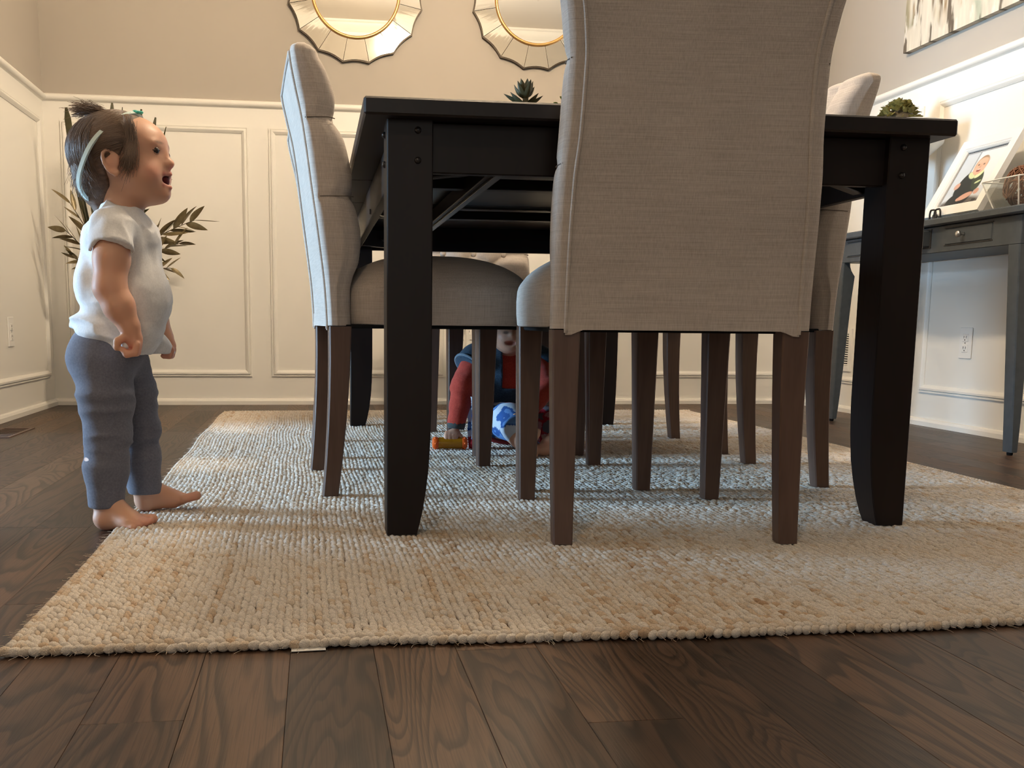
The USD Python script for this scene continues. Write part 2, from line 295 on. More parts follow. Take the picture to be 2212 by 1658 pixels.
# outlets, return-air grille, floor register
def outlet(side, u, v, label):
    o = thing('wall_outlet', label, 'outlet', PL[side](u, v - .057, 0.0))
    base = np.array(PL[side](u, v - .057, 0.0)); Q = lambda a, b, h: np.array(PL[side](u + a, v + b, h)) - base
    def bx(a0, a1, b0, b1, h0, h1, bev):
        p, q = Q(a0, b0, h0), Q(a1, b1, h1); lo, hi = np.minimum(p, q), np.maximum(p, q); return box(lo[0], hi[0], lo[1], hi[1], lo[2], hi[2], bev)
    obj('cover_plate', bx(-.035, .035, -.057, .057, 0, .0055, .002), M['outlet'], o)
    for s in (-1, 1):
        so = obj('socket', bx(-.017, .017, s * .0195 - .0145, s * .0195 + .0145, .004, .0075, .0015), M['outlet'], o)
        for a in (-.0065, .0065): obj('slot', bx(a - .0011, a + .0011, s * .0195 - .002, s * .0195 + .007, .007, .0079, 0), M['slot'], so)
        obj('slot', bx(-.0022, .0022, s * .0195 - .010, s * .0195 - .0056, .007, .0079, 0), M['slot'], so)
    obj('screw', bx(-.003, .003, -.003, .003, .005, .0066, .001), M['nickel'], o)
outlet('back', 0.712, 0.362, 'white wall outlet in the back wall panel, seen between the chair legs')
outlet('right', 3.405, 0.328, 'white wall outlet under the grey console table')
outlet('left', 4.065, 0.334, 'white wall outlet in the left wall panel, left of the standing toddler')
g = thing('return_air_grille', 'white louvred return air grille low on the right wall behind the console leg', 'air vent', (XR, 4.30, 0.185))
obj('grille_frame', frame_sweep((-.105, .105, 0, .19), [(0, 0), (0, .008), (.022, .008), (.026, .004), (.026, 0)], lambda u, v, h: (-h, u, v)), M['outlet'], g)
obj('grille_back', box(-.002, -.0005, -.08, .08, .024, .166, 0), M['slot'], g)
for i in range(14):
    z = .029 + i * .0101
    obj('louvre', xf(box(-.0035, .0035, -.0795, .0795, -.0006, .0006, 0), (-.0045, 0, z), ry=-35), M['outlet'], g, smooth=False)
g = thing('floor_register', 'brown metal floor register in the planks by the left wall', 'air vent', (-1.045, 3.53, 0.0))
obj('register_frame', frame_sweep((-.055, .055, -.15, .15), [(0, 0), (0, .003), (.012, .003), (.014, .0), ], lambda u, v, h: (u, v, h)), M['chair_leg'], g)
obj('register_back', box(-.042, .042, -.137, .137, .0002, .0008, 0), M['slot'], g)
for i in range(11): obj('louvre', box(-.041, .041, -.13 + i * .0255, -.124 + i * .0255, .0006, .0024, .0004), M['chair_leg'], g)

# ------------------------------------------------------------------ dining table
RUGZ = 0.0125
TX0, TX1, TY0, TY1, TZ = 0.081, 1.132, 1.69, 3.668, 0.750
table = thing('dining_table', 'long espresso-stained wooden dining table with bolted legs standing on the jute rug', 'table', (0, 0, 0))
for i, (a, b) in enumerate(((TY0, 2.46), (2.46, 2.92), (2.92, TY1))):
    obj('tabletop_board', box(TX0, TX1, a + (.0003 if i else 0), b - (.0003 if i < 2 else 0), TZ - .029, TZ, .0035), M['espresso_top'], table, smooth=False)
def table_leg(x_out, y_out, sx, sy):
    """Square leg: the outer faces are straight, the two inner faces curve in towards the foot."""
    zs = np.array([RUGZ, .03, .055, .09, .13, .18, .24, .30, .721])
    wd_ = np.array([.053, .058, .0635, .069, .0735, .0765, .078, .078, .078])
    P = []
    for z, w in zip(zs, wd_):
        x0, x1 = sorted((x_out, x_out + sx * w)); y0, y1 = sorted((y_out, y_out + sy * w)); c = .002
        P.append([(x0 + c, y0, z), (x1 - c, y0, z), (x1, y0 + c, z), (x1, y1 - c, z), (x1 - c, y1, z), (x0 + c, y1, z), (x0, y1 - c, z), (x0, y0 + c, z)])
    return grid_mesh(np.array(P), closed_v=True, cap0=True, cap1=True)
LX0, LX1, LY0, LY1 = 0.121, 1.101, 1.722, 3.648
for x, y, sx, sy in ((LX0, LY0, 1, 1), (LX1, LY0, -1, 1), (LX0, LY1, 1, -1), (LX1, LY1, -1, -1)):
    lg = obj('leg', table_leg(x, y, sx, sy), M['espresso'], table, smooth=25)
    for z in (.704, .655):
        bolt = lambda: lathe([(0, 0), (.0058, 0), (.0058, .0015), (.0046, .0042), (.0022, .0055), (0, .0056)], 14)
        obj('bolt', xf(bolt(), (x + sx * .052, y - sy * .0, z), rx=90 * sy), M['bolt'], lg, smooth=40)
        obj('bolt', xf(bolt(), (x, y + sy * .045, z - .002), ry=-90 * sx), M['bolt'], lg, smooth=40)
for args in ((LX0 + .075, LX1 - .075, LY0 + .016, LY0 + .036), (LX0 + .075, LX1 - .075, LY1 - .036, LY1 - .016), (LX0 + .016, LX0 + .036, LY0 + .075, LY1 - .075), (LX1 - .036, LX1 - .016, LY0 + .075, LY1 - .075)):
    obj('apron', box(*args, .637, TZ - .0295, .002), M['espresso'], table)
for x, sx in ((LX0, 1), (LX1, -1)):
    for y, sy in ((LY0, 1), (LY1, -1)):
        a, b = np.array([x + sx * .038, y + sy * .17]), np.array([x + sx * .17, y + sy * .038])
        dirn = (b - a) / np.linalg.norm(b - a); L = np.linalg.norm(b - a)
        m = box(0, L, -.011, .011, .642, .70, .002); th = math.degrees(math.atan2(dirn[1], dirn[0]))
        cb = obj('corner_brace', xf(m, (a[0], a[1], 0), rz=th), M['espresso'], table)
        obj('wing_nut', xf(lathe([(0, 0), (.009, 0), (.009, .006), (.005, .008), (.005, .014), (0, .014)], 6), ((a[0] + b[0]) / 2 + sx * .013, (a[1] + b[1]) / 2 + sy * .013, .67), rx=90 if sy < 0 else -90), M['bolt'], cb)
for x in (.36, .86):
    sl = obj('extension_slide', box(x - .018, x + .018, LY0 + .05, LY1 - .05, .676, .714, .002), M['espresso'], table)
    obj('slide_track', box(x - .008, x + .008, LY0 + .08, LY1 - .08, .670, .6765, .001), M['bolt'], sl)
for y in (2.35, 3.02):
    obj('cross_rail', box(LX0 + .037, LX1 - .037, y - .02, y + .02, .690, .7145, .002), M['espresso'], table)
for x0, y0, x1, y1 in ((.142, 2.50, .30, 2.86), (1.08, 2.50, .92, 2.86)):
    p = np.linspace((x0, y0, .652), (x1, y1, .664), 3); obj('leaf_support_bar', strip([(-.009, 0, -.006), (.009, 0, -.006), (.009, 0, .006), (-.009, 0, .006)], p[0], p[-1]), M['bolt'], table, smooth=False)

# ------------------------------------------------------------------ dining chair (origin between the feet, facing +y, feet at z = 0)
def interp(t, xs, ys): return np.interp(t, xs, ys)
CZ = RUGZ
REAR = np.array([(.364, -.226), (.44, -.230), (.54, -.241), (.65, -.255), (.73, -.265), (.79, -.274), (.85, -.287), (.895, -.296), (.914, -.2985)])     # z, forward
FRONT = np.array([(.364, -.176), (.435, -.178), (.465, -.172), (.50, -.160), (.55, -.157), (.60, -.165), (.65, -.171), (.70, -.179), (.745, -.190), (.785, -.206), (.83, -.210), (.87, -.223), (.905, -.243)])
TOP = (.930, -.275)
from scipy.interpolate import PchipInterpolator as PCH
rear_f, front_f = PCH(REAR[:, 0], REAR[:, 1]), PCH(FRONT[:, 0], FRONT[:, 1])
hw_f = PCH([.364, .50, .60, .68, .78, .84, .90, .94], [.219, .219, .217, .211, .209, .215, .226, .230])
BUTTONS = [(x, z) for z, xs in ((.575, (-.058, .058)), (.628, (-.116, 0, .116)), (.715, (-.058, .058)), (.785, (-.116, 0, .116)), (.85, (-.058, .058))) for x in xs]
PLEATS = []
for (x, z) in BUTTONS:
    for (x2, z2) in BUTTONS:
        if z2 > z and abs(z2 - z) < .08 and abs(abs(x2 - x) - .058) < .01: PLEATS.append((x, z, x2, z2))
PLEATS += [(s * .116, z, s * .225, z + .004) for s in (-1, 1) for z in (.628, .785)] + [(s * .058, .85, s * .066, .94) for s in (-1, 1)] + [(s * .058, .575, s * .07, .48) for s in (-1, 1)] + [(s * .116, .785, s * .126, .94) for s in (-1, 1)]
def tuft(x, z):
    d = np.zeros_like(x)
    for bx_, bz in BUTTONS: d += .017 * np.exp(-((x - bx_) ** 2 + (z - bz) ** 2) / (2 * .016 ** 2))
    for x0, z0, x1, z1 in PLEATS:
        L2 = (x1 - x0) ** 2 + (z1 - z0) ** 2; t = np.clip(((x - x0) * (x1 - x0) + (z - z0) * (z1 - z0)) / L2, 0, 1)
        q = np.hypot(x - x0 - t * (x1 - x0), z - z0 - t * (z1 - z0)); d = np.maximum(d, .0105 * np.exp(-q / .0065) + .006 * np.exp(-(q / .022) ** 2))
    return d
def back_mesh():
    """Rings run round the cushion; each ring joins a rear point and a front point, and the rings close at the rounded top."""
    nz, nx = 84, 48
    t = np.linspace(0, 1, nz); zr = np.where(t < .94, .364 + (.914 - .364) * t / .94, .914); zf = .364 + (.905 - .364) * t / .94
    k = np.clip((t - .94) / .06, 0, 1); yr, yf = rear_f(np.minimum(zr, .914)), front_f(np.minimum(zf, .905)); zf = np.minimum(zf, .905)
    e = np.sin(k * np.pi / 2) * .985
    yr2, yf2 = yr + (TOP[1] - yr) * (1 - np.sqrt(1 - e ** 2)) , yf + (TOP[1] - yf) * (1 - np.sqrt(1 - e ** 2))
    zr2, zf2 = zr + (TOP[0] - zr) * e, zf + (TOP[0] - zf) * e
    P = []
    for i in range(nz):
        hw = float(hw_f(zf2[i])) - .030 * (1 - math.sqrt(max(0, 1 - e[i] ** 2))) - .0
        xs = np.linspace(-1, 1, nx)
        rear = np.stack([xs * hw, np.full(nx, yr2[i]), np.full(nx, zr2[i])], 1)
        rc = .006; edge = np.clip((np.abs(rear[:, 0]) - (hw - rc)) / rc, 0, 1); rear[:, 1] += rc * (1 - np.sqrt(1 - np.minimum(edge, .999) ** 2))
        r2 = .030; xf_ = np.sin(np.linspace(-1, 1, nx) * np.pi / 2 * .9) / math.sin(np.pi / 2 * .9) * hw
        edge = np.clip((np.abs(xf_) - (hw - r2)) / r2, 0, 1); bulge = .010 * (1 - (xf_ / hw) ** 2)
        dep = r2 * (1 - np.sqrt(1 - np.minimum(edge, .995) ** 2)) * (1 - e[i] * .6)
        thick = yf2[i] - yr2[i]
        yy = yf2[i] + bulge * min(1, max(0, (zf2[i] - .47) / .06)) - dep * min(1, thick / .05)
        tf = tuft(xf_, np.full(nx, zf2[i])) * min(1, max(0, (zf2[i] - .46) / .05)) * (1 - .35 * e[i])
        front = np.stack([xf_, np.maximum(yy - tf, yr2[i] + .004), np.full(nx, zf2[i])], 1)
        ns = 6; mid = []
        sgn = lambda a, b: [a + (b - a) * s for s in np.linspace(0, 1, ns + 2)[1:-1]]
        sr, sl = sgn(rear[-1], front[-1]), sgn(front[0], rear[0])
        dz = lambda z: .0035 * sum(math.exp(-abs(z - z0) / .006) for z0 in (.628, .785))
        for q in sr: q[0] -= dz(q[2]) - .004 * math.sin(np.pi * (q[1] - rear[-1][1]) / max(thick, .01))
        for q in sl: q[0] += dz(q[2]) - .004 * math.sin(np.pi * (q[1] - rear[0][1]) / max(thick, .01))
        P.append(np.vstack([rear, sr, front[::-1], sl]))
    return grid_mesh(np.array(P), closed_v=True, cap0=True, cap1=True)
def seat_mesh():
    n = 72; a = np.linspace(0, 2 * np.pi, n, endpoint=False)
    c, s = np.cos(a), np.sin(a); e = .34
    ux, uy = np.sign(c) * np.abs(c) ** e, np.sign(s) * np.abs(s) ** e
    fy = lambda k: .022 + .212 * k * uy; fx = lambda k: k * ux * np.where(uy > 0, .236, .236 - .018 * np.abs(uy))
    rows = []
    for z, k in ((.366, .985), (.369, 1.0), (.39, 1.008), (.415, 1.010), (.436, 1.004), (.4445, .993)): rows.append((z, k))
    for k in np.linspace(.98, .0, 22): rows.append((.436 + .088 * (1 - k ** 2.5) ** .6, k))
    P = [np.stack([fx(k), fy(k), np.full(n, z)], 1) for z, k in rows[:-1]]
    g = grid_mesh(np.array(P), closed_v=True, cap0=True, cap1=True); return g
def chair_leg(x, y0, front):
    zs = np.array([0.0, .03, .08, .15, .22, .29, .367])
    P = []
    if not front: zs[-1] = .3625
    for z in zs:
        u = z / .367
        if front: w = .033 + .016 * u; yc = y0 + .004 * u; xc = x
        else:
            w = .033 + .014 * u; xc = x
            yc = y0 - .2235 + .0225 * (1 - (1 - u) ** 1.9)
        c = .0025; h = w / 2
        P.append([(xc - h + c, yc - h, z), (xc + h - c, yc - h, z), (xc + h, yc - h + c, z), (xc + h, yc + h - c, z), (xc + h - c, yc + h, z), (xc - h + c, yc + h, z), (xc - h, yc + h - c, z), (xc - h, yc - h + c, z)])
    return grid_mesh(np.array(P), closed_v=True, cap0=True, cap1=True)
def make_chair(loc, rz, label, group):
    t = thing('dining_chair', label, 'chair', loc, rz, group)
    bk = obj('backrest', back_mesh(), M['linen'], t, smooth=60)
    # piping on the rear panel, its inset panel hem, seams and buttons
    zs = np.linspace(.3575, .912, 60); ins = np.interp(zs, [.35, .372, .9], [.021, .0205, .027])
    left = [(-(float(hw_f(max(z, .364))) - i), float(rear_f(np.clip(z, .364, .914))) - .0015, z) for z, i in zip(zs, ins)]
    top = [(x, -.2992, .9125 + .004 * math.cos(x / .2 * 1.5)) for x in np.linspace(-.19, .19, 14)]
    right = [(-p[0], p[1], p[2]) for p in left[::-1]]
    obj('piping', tube(left + top + right, .0036, 7), M['linen'], bk, smooth=True)
    hem = []
    for x in np.linspace(-.199, .199, 41):
        q = abs(x) / .199; hem.append((x, -.2262, .3625 - .0085 * math.sin(min(1, max(0, (q - .84) / .13)) * math.pi / 2) ** 2))
    hem = np.array(hem); pan = np.stack([hem + (0, -.0022, 0), np.array([(x, -.2285, .392) for x in hem[:, 0]])])
    pb = np.stack([pan[0], pan[1], pan[1] + (0, .004, 0), pan[0] + (0, .006, 0)], 1)
    obj('rear_hem', grid_mesh(pb, closed_v=True, cap0=True, cap1=True), M['linen'], bk, smooth=40)
    for x, z in BUTTONS:
        y = float(front_f(z)) + .010 * (1 - (x / .21) ** 2) - .0145
        obj('button', ball(.0105, (x, y, z), 2, (1, 1, 1)) if False else xf(ball(.0105, sub=2, s=(1, .55, 1)), (x, y, z)), M['linen'], bk, smooth=True)
    for s in (-1, 1):
        for z in (.628, .785):
            t_ = np.linspace(.05, .97, 14); y0_, y1_ = float(rear_f(z)), float(front_f(z)); hwz = float(hw_f(z))
            obj('side_seam', tube([(s * (hwz - .0035 + .004 * math.sin(np.pi * u) + .0005) if u < .8 else s * (hwz - .0035 + .004 * math.sin(np.pi * u) - .09 * (u - .8)), y0_ + (y1_ - y0_) * u, z + .003 * u) for u in t_], .0011, 5), M['seam'], bk, smooth=True)
    obj('seat', seat_mesh(), M['linen_seat'], t, smooth=50)
    obj('dust_cover', box(-.215, .215, -.19, .215, .3585, .3665, .002), M['black_cloth'], t)
    for s in (-1, 1):
        obj('leg', chair_leg(s * .196, 0, False), M['chair_leg'], t, smooth=25)
    for s in (-1, 1):
        obj('leg', chair_leg(s * .200, .212, True), M['chair_leg'], t, smooth=25)
    return t
GC = 'linen dining chairs round the table'
ch = make_chair((.628, 1.842, CZ), -4.5, 'linen dining chair at the near end of the table, seen square from behind', GC)
for loc, rz, lab in (((.237, 2.355, CZ), -86, 'linen dining chair on the left side of the table, nearest the toddler'),
                     ((.233, 2.95, CZ), -87, 'linen dining chair on the left side, hidden behind the nearer left chair'),
                     ((.945, 2.365, CZ), 90, 'linen dining chair on the right side of the table, nearest the console'),
                     ((.953, 2.962, CZ), 90, 'linen dining chair on the right side, farther from the camera than its neighbour'),
                     ((.592, 3.61, CZ), 180, 'linen dining chair at the far end of the table, buttoned front towards the camera')):
    dup(ch, loc, rz, lab)

# ------------------------------------------------------------------ jute rug: ropes of stitches along y
rug = thing('jute_rug', 'chunky woven natural jute rug under the dining table', 'rug', (0, 0, 0))
def jute(name, warm):
    n = {'g': ('geometry', {}), 'oi': ('object_info', {}), 'm': ('mapping', {'scale': (26, 2.2, 1)}), 'n1': ('noise_texture', {'scale': 1.0, 'detail': 3.0, 'roughness': 0.6}),
         'm2': ('mapping', {'scale': (2.2, 1.1, 1)}), 'n2': ('noise_texture', {'scale': 1.0, 'detail': 2.0}), 'm3': ('mapping', {'scale': (900, 300, 900)}), 'n3': ('noise_texture', {'scale': 1.0, 'detail': 2.0}),
         'a': ('math', {'math_type': 'multiply_add', 'value2': 0.95, 'value3': 0.0}), 'c': ('math', {'math_type': 'add'}), 'd': ('math', {'math_type': 'multiply_add', 'value2': 0.45, 'value3': warm}), 'e': ('math', {'math_type': 'add', 'use_clamp': True}),
         'r': ('rgb_ramp', {'ramp': [(0.0, (0.20, 0.105, 0.05)), (0.25, (0.41, 0.255, 0.145)), (0.5, (0.54, 0.40, 0.27)), (0.78, (0.60, 0.50, 0.39)), (1.0, (0.66, 0.59, 0.51))]}),
         'f': ('rgb_ramp', {'ramp': [(0.3, (0.72,) * 3), (0.62, (1.06,) * 3)]}), 'x': ('mix', {'mix_type': 'multiply', 'fac': 1.0}),
         'b': ('bump', {'distance': 0.0016, 'strength': 0.6}), 'p': ('principled_bsdf', {'roughness': 0.8, 'specular_ior_level': 0.22, 'sheen_weight': 0.15})}
    l = [('g.position', 'm.vector'), ('m.vector', 'n1.vector'), ('g.position', 'm2.vector'), ('m2.vector', 'n2.vector'), ('g.position', 'm3.vector'), ('m3.vector', 'n3.vector'),
         ('n1.fac', 'a.value1'), ('n2.fac', 'a.value3'), ('oi.random', 'd.value1'), ('a.value', 'c.value1'), ('d.value', 'c.value2'), ('c.value', 'e.value1'), ('e.value', 'r.fac'),
         ('n3.fac', 'f.fac'), ('r.color', 'x.color1'), ('f.color', 'x.color2'), ('x.color', 'p.base_color'), ('n3.fac', 'b.height'), ('b.normal', 'p.normal')]
    return usdkit.material(stage, LK + name, n, l, surface='p.BSDF')
JUTE = [jute('jute_tan', -0.74), jute('jute_pale', -0.54), jute('jute_brown', -0.98)]
RX0, RX1, RY0, RY1 = -0.362, 1.632, 1.150, 4.225
nr = np.random.default_rng(11)
def edge_left(y): return RX0 - .006 * np.sin(y * 2.1) - .012 * np.clip((y - 2.2) / 2, 0, 1) + .014 * np.exp(-((y - 1.15) / .35) ** 2) + .003 * np.sin(y * 9)
def edge_right(y): return RX1 + .008 * np.sin(y * 2.3 + 1)
def edge_near(x): return RY0 + .014 * np.exp(-((x + .35) / .2) ** 2) - .018 * np.clip(x / 1.6, 0, 1) + .004 * np.sin(x * 7 + 1) + .002 * np.sin(x * 23)
def edge_far(x): return RY1 + .01 * np.sin(x * 2 + .5)
def rug_lift(x, y): return .0018 * (meshkit.fbm(np.stack([x * 3, y * 3, 0 * x], -1), 3, 4) - .5)
base = []
ys = np.linspace(0, 1, 40); xs = np.linspace(0, 1, 30); P = np.zeros((40, 30, 3))
for i, v in enumerate(ys):
    for j, u in enumerate(xs):
        yy = RY0 + v * (RY1 - RY0); x = edge_left(yy) + .006 + u * (edge_right(yy) - edge_left(yy) - .012)
        P[i, j] = (x, edge_near(x) + .006 + v * (edge_far(x) - edge_near(x) - .012), .0058)
gtop = grid_mesh(P); Pb = P.copy(); Pb[..., 2] = .0006; gb = grid_mesh(Pb); gb.invert()
M['backing'] = mat('rug_backing', (.10, .055, .028), .9, .1)
obj('rug_backing', cat_([gtop, gb]), M['backing'], rug, smooth=False)
def stitch_proto(path, m, seed):
    b = trimesh.creation.icosphere(2, 1.0); v = b.vertices.copy(); r_ = np.random.default_rng(seed)
    v *= 1 + .10 * (meshkit.noise(v * 2.2 + seed * 7, seed)[:, None] - .5)
    v[:, 0] *= .0049; v[:, 1] *= .0098; v[:, 2] *= .0060; b.vertices = v
    return usdkit.mesh(stage, path, b, m, smooth=True)
def instancer(name, pos, rotz, tilt, scale, proto, parent, kind='stuff'):
    p = numbered(str(parent.GetPath()), name); pi = UsdGeom.PointInstancer.Define(stage, p)
    for k in range(3): stitch_proto(f'{p}/stitch_shape_{k:03d}', JUTE[k], k + 1)
    pi.CreatePrototypesRel().SetTargets([f'{p}/stitch_shape_{k:03d}' for k in range(3)])
    pi.CreateProtoIndicesAttr(Vt.IntArray.FromNumpy(proto.astype(np.int32))); pi.CreatePositionsAttr(Vt.Vec3fArray.FromNumpy(pos.astype(np.float32)))
    cz, sz, cx_, sx_ = np.cos(rotz / 2), np.sin(rotz / 2), np.cos(tilt / 2), np.sin(tilt / 2)
    q = np.stack([cz * sx_, sz * sx_, sz * cx_, cz * cx_], -1)          # z turn after x tilt: (i, j, k, real)
    pi.CreateOrientationsAttr(Vt.QuathArray([Gf.Quath(float(w), float(a), float(b), float(c)) for a, b, c, w in q]))
    pi.CreateScalesAttr(Vt.Vec3fArray.FromNumpy(scale.astype(np.float32)))
    return tag(pi.GetPrim(), kind=kind)
pos, rz_, tl_, sc_, pr_ = [], [], [], [], []
pitch, step = .00975, .0152
NX = int(1.98 / pitch)
for i in range(NX):
    u = (i + .5) / NX
    yy = np.arange(RY0 + .016 + nr.uniform(0, step), RY1 - .012, step); n = len(yy)
    yy = yy + nr.normal(0, .0011, n); x = edge_left(yy) + .012 + u * (edge_right(yy) - edge_left(yy) - .024) + .0016 * np.sin(yy * 11 + i * .2)
    v = (yy - RY0) / (RY1 - RY0); y = edge_near(x) + v * (edge_far(x) - edge_near(x))
    wob = nr.normal(0, .0006, n)
    pos.append(np.stack([x + wob, y, .0068 + rug_lift(x, y) + nr.normal(0, .0005, n)], 1)); rz_.append(math.radians(24) * (1 if i % 2 else 1) + nr.normal(0, .12, n)); tl_.append(math.radians(10) + nr.normal(0, .10, n))
    s = nr.normal(1, .09, n); sc_.append(np.stack([s * nr.normal(1, .05, n), nr.normal(1, .07, n), s * nr.normal(.98, .08, n)], 1))
    row = nr.choice([0, 1, 2], p=[.5, .32, .18]); w = np.where(nr.random(n) < .62, row, nr.choice([0, 1, 2], n, p=[.45, .38, .17])); pr_.append(w)
instancer('woven_stitches', np.vstack(pos), np.concatenate(rz_), np.concatenate(tl_), np.vstack(sc_), np.concatenate(pr_), rug)
pos, rz_, sc_ = [], [], []
for x in np.arange(RX0 + .004, RX1 - .004, .0118):
    for off, dz, r0 in ((0.0, .0062, .55), (.0105, .0078, -.55)):
        xx = x + (off > 0) * .006; pos.append((xx, edge_near(xx) + off, dz + nr.normal(0, .0006))); rz_.append(math.pi / 2 + r0 + nr.normal(0, .12)); sc_.append((1.02, .86, .98))
        pos.append((xx, edge_far(xx) - off, dz)); rz_.append(math.pi / 2 + r0); sc_.append((1.1, .8, 1.1))
for y in np.arange(RY0 + .01, RY1 - .01, .0122):
    for off, dz, r0 in ((0.0, .006, .5), (.010, .0076, -.5)):
        yy = y + (off > 0) * .006
        pos.append((edge_left(yy) + off, yy, dz + nr.normal(0, .0006))); rz_.append(r0 + nr.normal(0, .12)); sc_.append((1.08, .8, 1.05))
        pos.append((edge_right(yy) - off, yy, dz)); rz_.append(r0); sc_.append((1.08, .8, 1.05))
pos = np.array(pos); n = len(pos)
instancer('braided_border', pos, np.array(rz_), nr.normal(0, .1, n), np.array(sc_), nr.choice([0, 1, 2], n, p=[.5, .22, .28]), rug)
# loose fibres along the edges
pts, cnt = [], []
for k in range(900):
    s = nr.random()
    if s < .45: x = nr.uniform(RX0, 1.4); b = np.array([x, edge_near(x) - .003, nr.uniform(.002, .011)]); dr = np.array([nr.normal(0, .6), -1, 0])
    elif s < .8: y = nr.uniform(RY0, 4.1); b = np.array([edge_left(y) - .003, y, nr.uniform(.002, .011)]); dr = np.array([-1, nr.normal(0, .6), 0])
    else: x = nr.uniform(RX0, RX1); y = nr.uniform(RY0, RY0 + 1.2); b = np.array([x, y, .012]); dr = np.array([nr.normal(), nr.normal(), 0])
    dr /= np.linalg.norm(dr); L = nr.uniform(.004, .018); t = np.linspace(0, 1, 5)[:, None]; sd = np.array([-dr[1], dr[0], 0])
    q = b + dr * t * L + sd * nr.normal(0, .003) * np.sin(t * 3) + np.array([0, 0, 1]) * (nr.uniform(0, .004) * t - .002 * t ** 2); q[:, 2] = np.maximum(q[:, 2], .0006)
    pts.append(q); cnt.append(5)
bc = UsdGeom.BasisCurves.Define(stage, numbered(str(rug.GetPath()), 'loose_fibres')); bc.CreateTypeAttr('linear'); bc.CreateCurveVertexCountsAttr(cnt)
bc.CreatePointsAttr(Vt.Vec3fArray.FromNumpy(np.vstack(pts).astype(np.float32))); bc.CreateWidthsAttr([0.00045]); bc.SetWidthsInterpolation('constant')
UsdShade.MaterialBindingAPI.Apply(bc.GetPrim()).Bind(JUTE[0]); tag(bc.GetPrim(), kind='stuff')
obj('care_tag', xf(box(-.02, .02, -.007, .007, -.0004, .0004, 0), (-.012, edge_near(-.012) - .006, .0016), rz=3), M['white_frame'], rug, smooth=False, label='white paper tag under the rug edge')

# ------------------------------------------------------------------ chandelier over the table (just above the picture, seen in the mirrors' facets)
CHX, CHY, CHZ = 0.580, 2.64, 2.07
cd = thing('chandelier', 'small bronze candle chandelier hanging over the dining table', 'chandelier', (CHX, CHY, CHZ - .10))
obj('canopy', lathe([(0, ZC - CHZ + .10 - .001), (.06, ZC - CHZ + .10 - .001), (.058, ZC - CHZ + .085), (.012, ZC - CHZ + .06), (0, ZC - CHZ + .06)], 24), M['bronze'], cd)
obj('rod', tube([(0, 0, 0), (0, 0, ZC - CHZ + .07)], .006, 8), M['bronze'], cd)
obj('hub', lathe([(0, -.04), (.012, -.035), (.03, 0), (.02, .03), (.008, .05), (0, .05)], 20), M['bronze'], cd)
for k in range(4):
    a = k * math.pi / 2 + .3; t = np.linspace(0, 1, 14)
    r = .02 + .062 * t; z = -.01 - .05 * np.sin(t * np.pi) + .035 * t
    ar = obj('arm', tube(np.stack([r * math.cos(a), r * math.sin(a), z], 1), .005, 7), M['bronze'], cd, smooth=True)
    c = (r[-1] * math.cos(a), r[-1] * math.sin(a), z[-1])
    obj('drip_pan', lathe([(0, -.004), (.025, 0), (.027, .004), (.012, .006), (.010, .03), (0, .03)], 18, c), M['bronze'], ar, smooth=40)
    obj('candle_sleeve', lathe([(0, 0), (.011, 0), (.011, .055), (0, .055)], 12, (c[0], c[1], c[2] + .006)), M['white_frame'], ar)
    obj('bulb', lathe([(0, 0), (.008, .002), (.017, .018), (.0185, .03), (.013, .048), (.004, .062), (0, .064)], 14, (c[0], c[1], c[2] + .06)), M['bulb'], ar, smooth=True)
hl = thing('hall_ceiling_lamp', 'round white ceiling lamp of the hall behind the camera', 'ceiling lamp', (-.55, -.5, 2.67))
obj('lamp_ring', lathe([(.165, .079), (.19, .079), (.19, 0), (.165, 0), (.165, .079)], 36), M['white_frame'], hl)

